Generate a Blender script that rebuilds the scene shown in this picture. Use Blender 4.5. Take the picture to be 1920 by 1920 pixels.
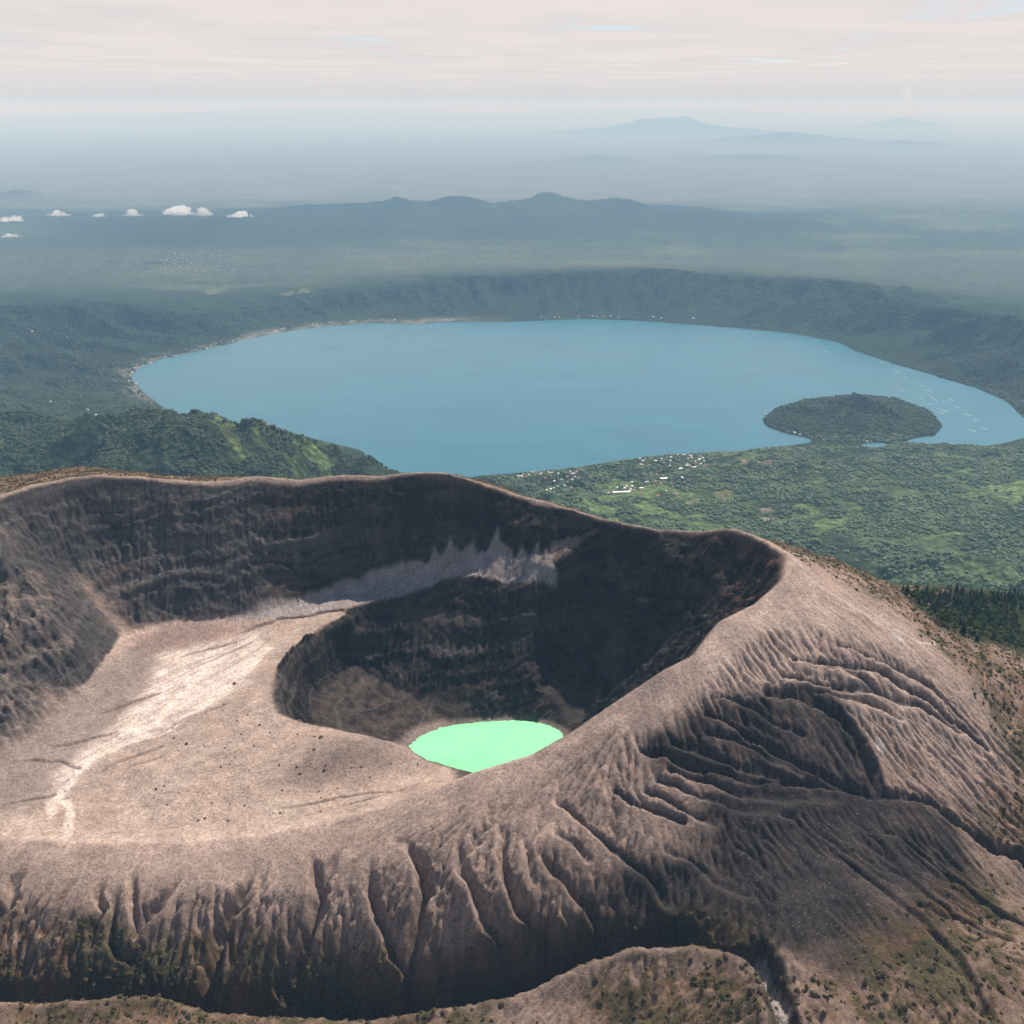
import bpy, bmesh, math, random, time
import numpy as np
import mathutils
from mathutils import Vector, Matrix, Euler

T0 = time.time()
scene = bpy.context.scene
for _o in list(bpy.data.objects): bpy.data.objects.remove(_o)
R = math.radians
random.seed(11)

# ================================================================ camera
cam_data = bpy.data.cameras.new('camera'); cam = bpy.data.objects.new('camera', cam_data)
scene.collection.objects.link(cam); scene.camera = cam
cam.location = (0, 0, 2800); cam.rotation_euler = (R(90 - 21.7), 0, 0)
cam_data.sensor_width = 36; cam_data.lens = 18 / (960 / 1925.0)
cam_data.clip_start = 5; cam_data.clip_end = 900000

# ================================================================ light
SUN_EL, SUN_AZ = R(52.5), R(31)          # elevation; azimuth from +Y (away from the camera) towards +X
world = bpy.data.worlds.new('World'); scene.world = world; world.use_nodes = True
nt = world.node_tree; nt.nodes.clear()
def N(tree, typ, loc=None, **kw):
    n = tree.nodes.new(typ)
    for k, v in kw.items():
        if k.startswith('i_'):
            key = k[2:]; n.inputs[int(key) if key.isdigit() else key].default_value = v
        else: setattr(n, k, v)
    return n
def LK(tree, a, b): tree.links.new(a, b)
def MATH(tree, op, a, b=None, clamp=False):
    n = tree.nodes.new('ShaderNodeMath'); n.operation = op; n.use_clamp = clamp
    for i, v in enumerate((a, b)):
        if v is None: continue
        if isinstance(v, (int, float)): n.inputs[i].default_value = v
        else: tree.links.new(v, n.inputs[i])
    return n.outputs[0]
def RAMP(tree, fac, a, b, lo=0.0, hi=1.0):
    n = tree.nodes.new('ShaderNodeMapRange'); n.interpolation_type = 'SMOOTHSTEP'
    for i, v in zip((1, 2, 3, 4), (a, b, lo, hi)): n.inputs[i].default_value = v
    tree.links.new(fac, n.inputs[0]); return n.outputs[0]
def MIXC(tree, fac, a, b, mode='MIX'):
    n = tree.nodes.new('ShaderNodeMix'); n.data_type = 'RGBA'; n.blend_type = mode
    for sock, v in ((n.inputs[0], fac), (n.inputs[6], a), (n.inputs[7], b)):
        if isinstance(v, (int, float)): sock.default_value = v
        elif isinstance(v, tuple): sock.default_value = v if len(v) == 4 else (*v, 1)
        else: tree.links.new(v, sock)
    return n.outputs[2]
sky = N(nt, 'ShaderNodeTexSky', sky_type='NISHITA', sun_disc=False, sun_elevation=SUN_EL, sun_rotation=SUN_AZ, altitude=2800.0)
bg_sky = N(nt, 'ShaderNodeBackground', i_Strength=0.09); LK(nt, sky.outputs[0], bg_sky.inputs[0])
tc = N(nt, 'ShaderNodeTexCoord'); sep = N(nt, 'ShaderNodeSeparateXYZ'); LK(nt, tc.outputs['Generated'], sep.inputs[0])
elev = MATH(nt, 'MAXIMUM', sep.outputs[2], 0.012)
cx = MATH(nt, 'DIVIDE', sep.outputs[0], elev); cy = MATH(nt, 'DIVIDE', sep.outputs[1], elev)
cmb = N(nt, 'ShaderNodeCombineXYZ'); LK(nt, cx, cmb.inputs[0]); LK(nt, cy, cmb.inputs[1])
# stratus sheet: noise on a flat layer overhead, so it closes up towards the horizon
mp = N(nt, 'ShaderNodeMapping'); mp.inputs['Rotation'].default_value = (0, 0, R(9)); mp.inputs['Scale'].default_value = (0.30, 0.23, 1); mp.inputs['Location'].default_value = (3.3, 1.8, 0)
LK(nt, cmb.outputs[0], mp.inputs[0])
n1 = N(nt, 'ShaderNodeTexNoise', i_Scale=1.0, i_Detail=7.0, i_Roughness=0.55, i_Distortion=0.6); LK(nt, mp.outputs[0], n1.inputs[0])
mp2 = N(nt, 'ShaderNodeMapping'); mp2.inputs['Rotation'].default_value = (0, 0, R(4)); mp2.inputs['Scale'].default_value = (0.10, 0.07, 1); mp2.inputs['Location'].default_value = (7.1, 0.4, 0)
LK(nt, cmb.outputs[0], mp2.inputs[0])
n2 = N(nt, 'ShaderNodeTexNoise', i_Scale=1.0, i_Detail=4.0, i_Roughness=0.5); LK(nt, mp2.outputs[0], n2.inputs[0])
mixn = MATH(nt, 'ADD', MATH(nt, 'MULTIPLY', n1.outputs[0], 0.65), MATH(nt, 'MULTIPLY', n2.outputs[0], 0.35))
# less cover straight overhead than along the slant path near the horizon
cover = MATH(nt, 'ADD', mixn, RAMP(nt, sep.outputs[2], 0.02, 0.55, 0.17, -0.15))
mask = RAMP(nt, cover, 0.44, 0.60)
shade = RAMP(nt, n1.outputs[0], 0.36, 0.66)
ccol = MIXC(nt, shade, (0.600, 0.565, 0.555), (0.672, 0.615, 0.594))
hz = RAMP(nt, sep.outputs[2], -0.01, 0.03)
ccol2 = MIXC(nt, hz, (0.47, 0.485, 0.49), ccol)
bg_c = N(nt, 'ShaderNodeBackground', i_Strength=1.0); LK(nt, ccol2, bg_c.inputs[0])
mixs = N(nt, 'ShaderNodeMixShader'); LK(nt, mask, mixs.inputs[0]); LK(nt, bg_sky.outputs[0], mixs.inputs[1]); LK(nt, bg_c.outputs[0], mixs.inputs[2])
wo = N(nt, 'ShaderNodeOutputWorld'); LK(nt, mixs.outputs[0], wo.inputs[0])

sd = bpy.data.lights.new('sun', 'SUN'); sd.energy = 5.0; sd.angle = R(0.53); sd.color = (1.0, 0.93, 0.84)
sun = bpy.data.objects.new('sun', sd); scene.collection.objects.link(sun)
sdir = Vector((math.sin(SUN_AZ) * math.cos(SUN_EL), math.cos(SUN_AZ) * math.cos(SUN_EL), math.sin(SUN_EL)))
sun.rotation_euler = sdir.to_track_quat('Z', 'Y').to_euler(); sun.location = (0, 600, 3600)

vs = scene.view_settings; vs.view_transform = 'Standard'; vs.look = 'None'; vs.exposure = 0.32; vs.gamma = 1.0; vs.use_curve_mapping = False
scene.cycles.use_denoising = True
scene.cycles.volume_bounces = 6; scene.cycles.max_bounces = 10; scene.cycles.diffuse_bounces = 3
scene.cycles.sample_clamp_indirect = 6.0

# ---------------------------------------------------------------- numeric helpers
def _hash_grads(seed):
    r = np.random.RandomState(seed)
    perm = np.arange(256); r.shuffle(perm)
    a = r.rand(256) * 2 * np.pi
    return np.concatenate([perm, perm]), np.cos(a).astype(np.float32), np.sin(a).astype(np.float32)

def perlin(x, y, seed=0):
    perm, gx, gy = _hash_grads(seed)
    xi = np.floor(x).astype(np.int64); yi = np.floor(y).astype(np.int64)
    xf = (x - xi).astype(np.float32); yf = (y - yi).astype(np.float32)
    xi &= 255; yi &= 255
    u = xf * xf * xf * (xf * (xf * 6 - 15) + 10); v = yf * yf * yf * (yf * (yf * 6 - 15) + 10)
    def g(ix, iy, dx, dy):
        h = perm[perm[ix & 255] + (iy & 255)]
        return gx[h] * dx + gy[h] * dy
    n00 = g(xi, yi, xf, yf); n10 = g(xi + 1, yi, xf - 1, yf)
    n01 = g(xi, yi + 1, xf, yf - 1); n11 = g(xi + 1, yi + 1, xf - 1, yf - 1)
    a = n00 + u * (n10 - n00); b = n01 + u * (n11 - n01)
    return (a + v * (b - a)) * 1.5

def fbm(x, y, octaves=5, seed=0, gain=0.5, lac=2.03):
    s = 0; a = 1.0; t = 0
    for o in range(octaves):
        s = s + a * perlin(x, y, seed + o * 7); t += a
        x = x * lac + 17.3; y = y * lac - 9.1; a *= gain
    return s / t

def ridged(x, y, octaves=5, seed=0, gain=0.5, lac=2.07):
    s = 0; a = 1.0; t = 0
    for o in range(octaves):
        s = s + a * (1 - np.abs(perlin(x, y, seed + o * 7)) * 2); t += a
        x = x * lac + 5.3; y = y * lac + 3.1; a *= gain
    return s / t

def blur(A, s):
    if s <= 0: return A
    r = int(math.ceil(s * 3)); k = np.exp(-0.5 * (np.arange(-r, r + 1) / s) ** 2).astype(np.float32); k /= k.sum()
    for ax in (0, 1):
        pad = [(0, 0), (0, 0)]; pad[ax] = (r, r)
        B = np.pad(A, pad, mode='edge'); out = np.zeros_like(A)
        n = A.shape[ax]
        for i, w in enumerate(k):
            out += w * (B[i:i + n] if ax == 0 else B[:, i:i + n])
        A = out
    return A

def smooth(a, b, x):
    t = np.clip((x - a) / (b - a), 0, 1); return t * t * (3 - 2 * t)

def tin_grid(lines, x0, y0, dx, dy, nx, ny):
    """height of a triangulated set of break lines on a regular grid (row = y)"""
    vs, zs, es, idx = [], [], [], {}
    for ln, closed in lines:
        prev = None
        for (x, y, z) in ln:
            key = (round(x, 4), round(y, 4))
            if key not in idx:
                idx[key] = len(vs); vs.append(mathutils.Vector((x, y))); zs.append(z)
            i = idx[key]
            if prev is not None and prev != i and closed: es.append((prev, i))
            prev = i
    ov, oe, of, iv, ie, if_ = mathutils.geometry.delaunay_2d_cdt(vs, es, [], 0, 1e-6, True)
    OZ = np.zeros(len(ov)); extra = 0
    for i, src in enumerate(iv):
        if src: OZ[i] = np.mean([zs[s] for s in src])
        else: OZ[i] = np.nan; extra += 1
    if extra:
        A = np.array([[v.x, v.y] for v in vs]); ZA = np.array(zs)
        for i in range(len(ov)):
            if np.isnan(OZ[i]):
                d = np.hypot(A[:, 0] - ov[i].x, A[:, 1] - ov[i].y); j = np.argsort(d)[:3]; w = 1 / (d[j] + 1e-6)
                OZ[i] = (ZA[j] * w).sum() / w.sum()
    H = np.full((ny, nx), np.nan, np.float32)
    for f in of:
        (ax, ay), (bx, by), (cx, cy) = [(ov[i].x, ov[i].y) for i in f]
        az, bz, cz = [OZ[i] for i in f]
        i0 = max(0, int(math.ceil((min(ax, bx, cx) - x0) / dx - 1e-6))); i1 = min(nx - 1, int((max(ax, bx, cx) - x0) / dx + 1e-6))
        j0 = max(0, int(math.ceil((min(ay, by, cy) - y0) / dy - 1e-6))); j1 = min(ny - 1, int((max(ay, by, cy) - y0) / dy + 1e-6))
        if i1 < i0 or j1 < j0: continue
        X = x0 + dx * np.arange(i0, i1 + 1)[None, :]; Y = y0 + dy * np.arange(j0, j1 + 1)[:, None]
        det = (by - cy) * (ax - cx) + (cx - bx) * (ay - cy)
        if abs(det) < 1e-12: continue
        l0 = ((by - cy) * (X - cx) + (cx - bx) * (Y - cy)) / det
        l1 = ((cy - ay) * (X - cx) + (ax - cx) * (Y - cy)) / det
        l2 = 1 - l0 - l1
        m = (l0 > -1e-6) & (l1 > -1e-6) & (l2 > -1e-6)
        sub = H[j0:j1 + 1, i0:i1 + 1]; sub[m] = (l0 * az + l1 * bz + l2 * cz)[m]
    if np.isnan(H).any(): H[np.isnan(H)] = np.nanmean(H)
    return H, extra

def seg_dist(X, Y, pts):
    """distance to a polyline, running parameter 0..1, and side sign"""
    D = np.full(X.shape, 1e9, np.float32); T = np.zeros(X.shape, np.float32)
    L = [math.dist(pts[i][:2], pts[i + 1][:2]) for i in range(len(pts) - 1)]; tot = sum(L); acc = 0
    for i in range(len(pts) - 1):
        ax, ay = pts[i][:2]; bx, by = pts[i + 1][:2]; vx, vy = bx - ax, by - ay; l2 = vx * vx + vy * vy + 1e-9
        t = np.clip(((X - ax) * vx + (Y - ay) * vy) / l2, 0, 1)
        d = np.hypot(X - ax - t * vx, Y - ay - t * vy); m = d < D
        D[m] = d[m]; T[m] = ((acc + t * L[i]) / tot)[m]; acc += L[i]
    return D, T

def inside(X, Y, poly):
    m = np.zeros(X.shape, bool); n = len(poly)
    for i in range(n):
        ax, ay = poly[i][:2]; bx, by = poly[(i + 1) % n][:2]
        if ay == by: continue
        c = ((ay > Y) != (by > Y)) & (X < (bx - ax) * (Y - ay) / (by - ay) + ax)
        m ^= c
    return m

def bil(A, fx, fy):
    ny, nx = A.shape[:2]
    fx = np.clip(fx, 0, nx - 1.001); fy = np.clip(fy, 0, ny - 1.001)
    i = fx.astype(np.int32); j = fy.astype(np.int32); u = fx - i; v = fy - j
    if A.ndim == 3: u = u[..., None]; v = v[..., None]
    return (A[j, i] * (1 - u) + A[j, i + 1] * u) * (1 - v) + (A[j + 1, i] * (1 - u) + A[j + 1, i + 1] * u) * v


# break lines and outlines unprojected from image pixels at assumed heights or depths, metres (x right, y forward, z above sea level)
V = [[1,[[-829.4,1290,2286.6],[-752.2,1325,2290.2],[-720.1,1350,2287.0],[-689.8,1385,2290.1],[-656.1,1415,2289.0],[-607.1,1440,2286.7],[-531.1,1458,2274.4],[-455.1,1470,2263.1],[-394.4,1490,2266.3],[-330.2,1495,2258.4],[-264.5,1500,2265.4],[-198.0,1497,2265.6],[-139.6,1492,2273.4],[-98.1,1484,2274.5],[-57.3,1482,2261.4],[-16.4,1475,2250.0],[32.6,1466,2237.7],[64.8,1454,2235.3],[131.3,1420,2226.4],[215.1,1365,2230.3],[260.5,1322,2246.7],[294.2,1276,2270.6],[321.4,1210,2280.2],[338.2,1155,2283.8],[345.0,1120,2288.3]]],[1,[[345.0,1120,2288.3],[314.5,1085,2284.4],[274.6,1042,2276.2],[228.8,1006,2273.4],[192.1,955,2258.8],[155.4,932,2252.9],[104.3,910,2228.1],[54.6,892,2199.4],[21.7,879,2186.5],[-37.8,868,2172.4],[-86.4,862,2153.5],[-140.6,855,2133.9],[-194.6,850,2121.4],[-259.4,845,2110.1],[-340.3,842,2103.9],[-440.5,848,2099.7],[-527.2,858,2096.8],[-601.4,872,2092.2],[-691.7,890,2084.6]]],[1,[[-253.5,1362.7,2100],[-239.2,1345.8,2099],[-276.2,1310.0,2097],[-306.8,1262.1,2095],[-316.1,1200.3,2093],[-311.4,1145.6,2092],[-293.8,1101.8,2092],[-263.4,1082.7,2092],[-227.7,1066.8,2094],[-178.4,1041.2,2099],[-148.1,1027.9,2102],[-122.4,1020.7,2098],[-99.4,1004.6,2090],[-67.3,985.2,2092],[-60,952,2098],[-20,930,2110]]],[1,[[-669.6,969.6,2096],[-600.6,1016.1,2096],[-577.4,1049.0,2096],[-560.9,1137.5,2097],[-552.4,1226.0,2097],[-549.9,1292.2,2098],[-487.7,1324.4,2098],[-419.6,1330.8,2099],[-360.7,1346.8,2102],[-320.2,1382.4,2106],[-260.9,1415.7,2112],[-214.3,1437.0,2119],[-165.0,1442.7,2130],[-119.2,1444.4,2150],[-90.6,1454.5,2168],[-48.8,1430.9,2165],[-20.2,1427.5,2178],[16.0,1401.4,2165],[59.5,1388.8,2162]]],[1,[[-253.5,1362.7,2100],[-192.9,1389.3,2107],[-145.9,1406.0,2114],[-105.7,1416.6,2126],[-64.0,1392.8,2132],[-15.9,1381.1,2135],[31.7,1373.2,2130],[63.4,1372.4,2126]]],[1,[[59.5,1388.8,2162],[63.4,1372.4,2126]]],[1,[[-125.6,1206.6,1985],[-82.7,1234.2,1985],[-45.4,1245.0,1985],[0.0,1251.8,1985],[37.9,1245.0,1985],[63.6,1226.2,1985],[75.6,1210.5,1985],[74,1165,1985],[44,1110,1985],[-15,1080,1985],[-90,1090,1985],[-136,1130,1985],[-144,1170,1985],[-125.6,1206.6,1985]]],[0,[[-30,1175,1968],[-60,1155,1968],[0,1190,1968]]],[1,[[-214.1,1346.6,2055],[-240.4,1328.0,2034],[-269.8,1266.6,2026],[-283.9,1232.5,2028],[-255,1140,2030],[-215,1105,2030],[-160,1090,2012]]],[0,[[-187.4,1304.3,2012]]],[0,[[-154.7,1286.4,2005],[-69.1,1279.7,2018],[-7.7,1280.4,2022],[38.2,1273.2,2022]]],[0,[[-150.1,1341.2,2058],[-86.1,1331.1,2068],[-23.4,1327.5,2070],[31.2,1323.1,2068],[70.7,1334.0,2062]]],[1,[[294.2,1276,2270.6],[267.3,1271.0,2232],[234.0,1275.4,2198],[192.4,1278.1,2160],[151.0,1291.0,2114],[118.9,1297.1,2065],[91.9,1276.5,2020],[71.7,1245.0,2000]]],[1,[[171.4,1357.4,2155],[118.2,1362.8,2122],[79.4,1349.3,2058],[66.5,1307.6,2010]]],[1,[[312.0,1185.4,2248],[284.0,1213.8,2200],[249.0,1222.5,2168],[213.8,1233.1,2126],[178.3,1251.8,2078],[144.0,1263.4,2028],[104.7,1232.0,2004]]],[0,[[134.5,1400,2200.3],[206.0,1345,2207.3],[80.6,1430,2196.2]]],[0,[[140,975,2180],[95,965,2120],[60,995,2070],[20,1010,2040],[172,1010,2190],[240,1050,2205],[-40,908,2130]]],[0,[[-750.5,1230,2273.1],[-682.2,1250,2241.4],[-660.5,1300,2202.8],[-637.3,1345,2182.1]]],[0,[[-727.9,1180,2190.0],[-659.9,1235,2209.3],[-615.0,1220,2185.2],[-583.6,1215,2148.0]]],[0,[[-701.4,1080,2132.5],[-639.5,1120,2146.4],[-599.3,1150,2144.5],[-566.5,1185,2136.5]]],[1,[[-589.3,1385,2189.6],[-497.8,1390,2178.8],[-406.5,1405,2180.8],[-322.0,1425,2189.6],[-251.5,1445,2207.5],[-179.3,1455,2212.2]]],[0,[[-490.4,938.8,2083],[-419.9,1034.5,2087],[-405.8,1218.3,2089],[-364.1,1289.3,2091],[-504.5,1091.5,2087],[-308.6,1359.9,2097],[-537.8,953.9,2086],[-611.9,934.9,2086],[-417.8,934.9,2086],[-341.2,979.3,2089],[-308.4,1049.3,2092],[-242.6,944.5,2093],[-154.2,948.7,2097],[-107.0,952.2,2098],[-288.7,891.1,2092],[-370.6,880.7,2090],[-485.6,885.6,2086],[-195.5,911.4,2097]]],[0,[[317.7,1000,2250.1],[266.6,985,2258.3],[369.5,960,2206.7],[305.3,940,2219.1],[243.4,920,2231.4],[186.9,914,2235.1],[440.6,990,2188.2],[520.3,1030,2163.4],[604.9,1070,2138.7],[380.3,1010,2244.6],[128.1,874,2216.6],[84.8,864,2210.8],[83.1,835,2193.8],[124.2,832,2195.9],[176.8,836,2193.0],[230.8,843,2187.9],[286.6,853,2180.7],[346.4,870,2168.3],[520.8,945,2127.9],[581.0,975,2099.4],[703.7,1010,2066.7],[19.8,770,2151.8],[118.3,765,2156.0],[217.2,766,2155.2],[288.5,772,2150.1],[410.3,806,2121.5],[459.6,790,2096.6],[517.0,795,2079.0],[631.9,850,2050.1],[19.0,713,2117.3],[67.0,725,2130.3],[115.0,728,2133.7],[175.9,722,2139.2],[228.6,700,2129.7],[299.9,703,2126.8],[400.4,715,2115.4],[477.7,715,2084.4],[257.5,648,2116.8],[329.6,650,2114.7],[425.1,660,2104.2],[538.9,690,2072.6],[253.7,600,2106.1],[336.3,604,2101.5],[427.0,612,2092.2],[258.4,555,2092.4],[383.0,560,2086.0],[-54.9,775,2147.6],[-130.6,770,2120.7],[-232.7,770,2101.6],[-337.3,778,2094.4],[-441.8,782,2090.7],[-557.0,800,2074.4],[-698.4,850,2050.1],[-52.9,722,2108.7],[-126.0,720,2085.7],[-227.6,735,2070.8],[-329.6,740,2059.4],[-430.7,742,2057.4],[-536.5,750,2049.4],[-646.0,770,2022.6]]],[1,[[344.6,955,2209.8],[368.5,905,2189.4],[369.7,876,2170.5],[372.2,853,2155.0],[403.3,868,2143.7],[425.6,862,2143.6],[453.6,850,2124.7],[489.6,838,2104.6],[523.8,836,2089.6],[598.3,830,2054.1]]],[1,[[311.8,818,2150.1],[342.5,833,2149.8],[382.9,842,2147.3],[423.3,832,2135.7],[470.2,820,2109.7],[517.7,812,2090.3]]],[1,[[394.8,945,2196.1],[410.8,915,2169.4],[438.1,905,2149.7],[501.3,895,2116.5],[556.1,880,2087.1]]],[1,[[345.0,1120,2288.3],[371.4,1105,2271.4],[402.4,1085,2253.2],[455.1,1062,2223.1],[502.3,1058,2189.8],[566.7,1040,2135.4],[621.1,1020,2097.0]]],[1,[[315.3,1272,2266.0],[349.5,1262,2257.9],[397.1,1252,2254.5],[437.1,1240,2245.8],[478.2,1228,2224.3],[514.7,1205,2206.7],[550.6,1180,2182.3],[604.1,1150,2156.1],[645.7,1120,2131.1],[738.9,1080,2079.1]]],[1,[[-609.4,735,2010.1],[-475.1,722,2022.5],[-399.0,716,2019.8],[-323.5,711,2019.9],[-272.9,704,2017.1],[-155.4,702,2020.6],[-86.6,694,2024.2],[-28.9,698,2035.2],[33.5,704,2060.5],[94.6,706,2095.6],[158.8,700,2111.7],[205.7,678,2109.4],[214.3,655,2111.2],[217.0,610,2107.6],[218.3,560,2093.0]]],[1,[[-584.0,700,2046.1],[-454.7,686,2058.0],[-383.2,686,2060.6],[-317.1,688,2064.7],[-271.8,676,2058.9],[-214.6,672,2060.2],[-129.4,664,2062.8],[-50.7,666,2072.9],[18.4,672,2090.9],[55.4,680,2106.8],[96.5,684,2126.8],[155.0,678,2129.7],[192.8,664,2134.3],[203.5,642,2134.7],[203.7,602,2126.6],[199.2,552,2113.0]]],[0,[[-430.8,630,2047.0],[-249.3,625,2053.0],[-70.4,618,2061.4],[61.5,628,2091.6],[128.1,640,2107.8],[155.9,598,2108.4],[57.3,560,2074.5],[-149.5,560,2045.3],[-409.3,575,2025.1],[-500,470,2080],[-300,470,2080],[-100,470,2080],[100,470,2080],[250,470,2080],[400,470,2080],[600,470,2080]]],[1,[[-932.7,1520,2244.9],[-817.9,1545,2246.6],[-773.0,1560,2248.5],[-696.5,1565,2255.9],[-609.2,1560,2253.1],[-538.5,1550,2244.8]]],[1,[[-92.1,1520,2262.7],[-33.5,1515,2248.5],[24.8,1490,2233.8]]],[1,[[-1400,1800.0,2060],[-900,1800.0,2075],[-600,1800.0,2085],[-300,1800.0,2085],[0,1800.0,2065],[250,1800.0,2010],[450,1800.0,1965],[700,1800.0,1930],[1000,1800.0,1900],[1400,1800.0,1880]]],[0,[[-500,1640,2205],[-250,1640,2195],[0,1600,2190],[150,1560,2165],[300,1450,2150],[420,1330,2150]]],[0,[[621.8,1480,2084.5],[721.2,1490,2074.0],[832.3,1500,2055.6],[953.7,1510,2039.0],[632.3,1390,2072.4],[699.3,1340,2076.5],[740.6,1310,2075.3],[832.7,1270,2050.2]]],[0,[[520,1580,2030],[640,1580,2030],[760,1600,2020],[880,1600,2010]]],[0,[[-1400,470,2000],[-1400,900,2050],[-1400,1300,2150],[-1100,1500,2190],[1400,470,1950],[1400,900,1950],[1400,1300,1950],[-900,1350,2200],[-800,1000,2100],[900,1000,2030],[900,700,2010],[-700,700,2050]]]]
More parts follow.
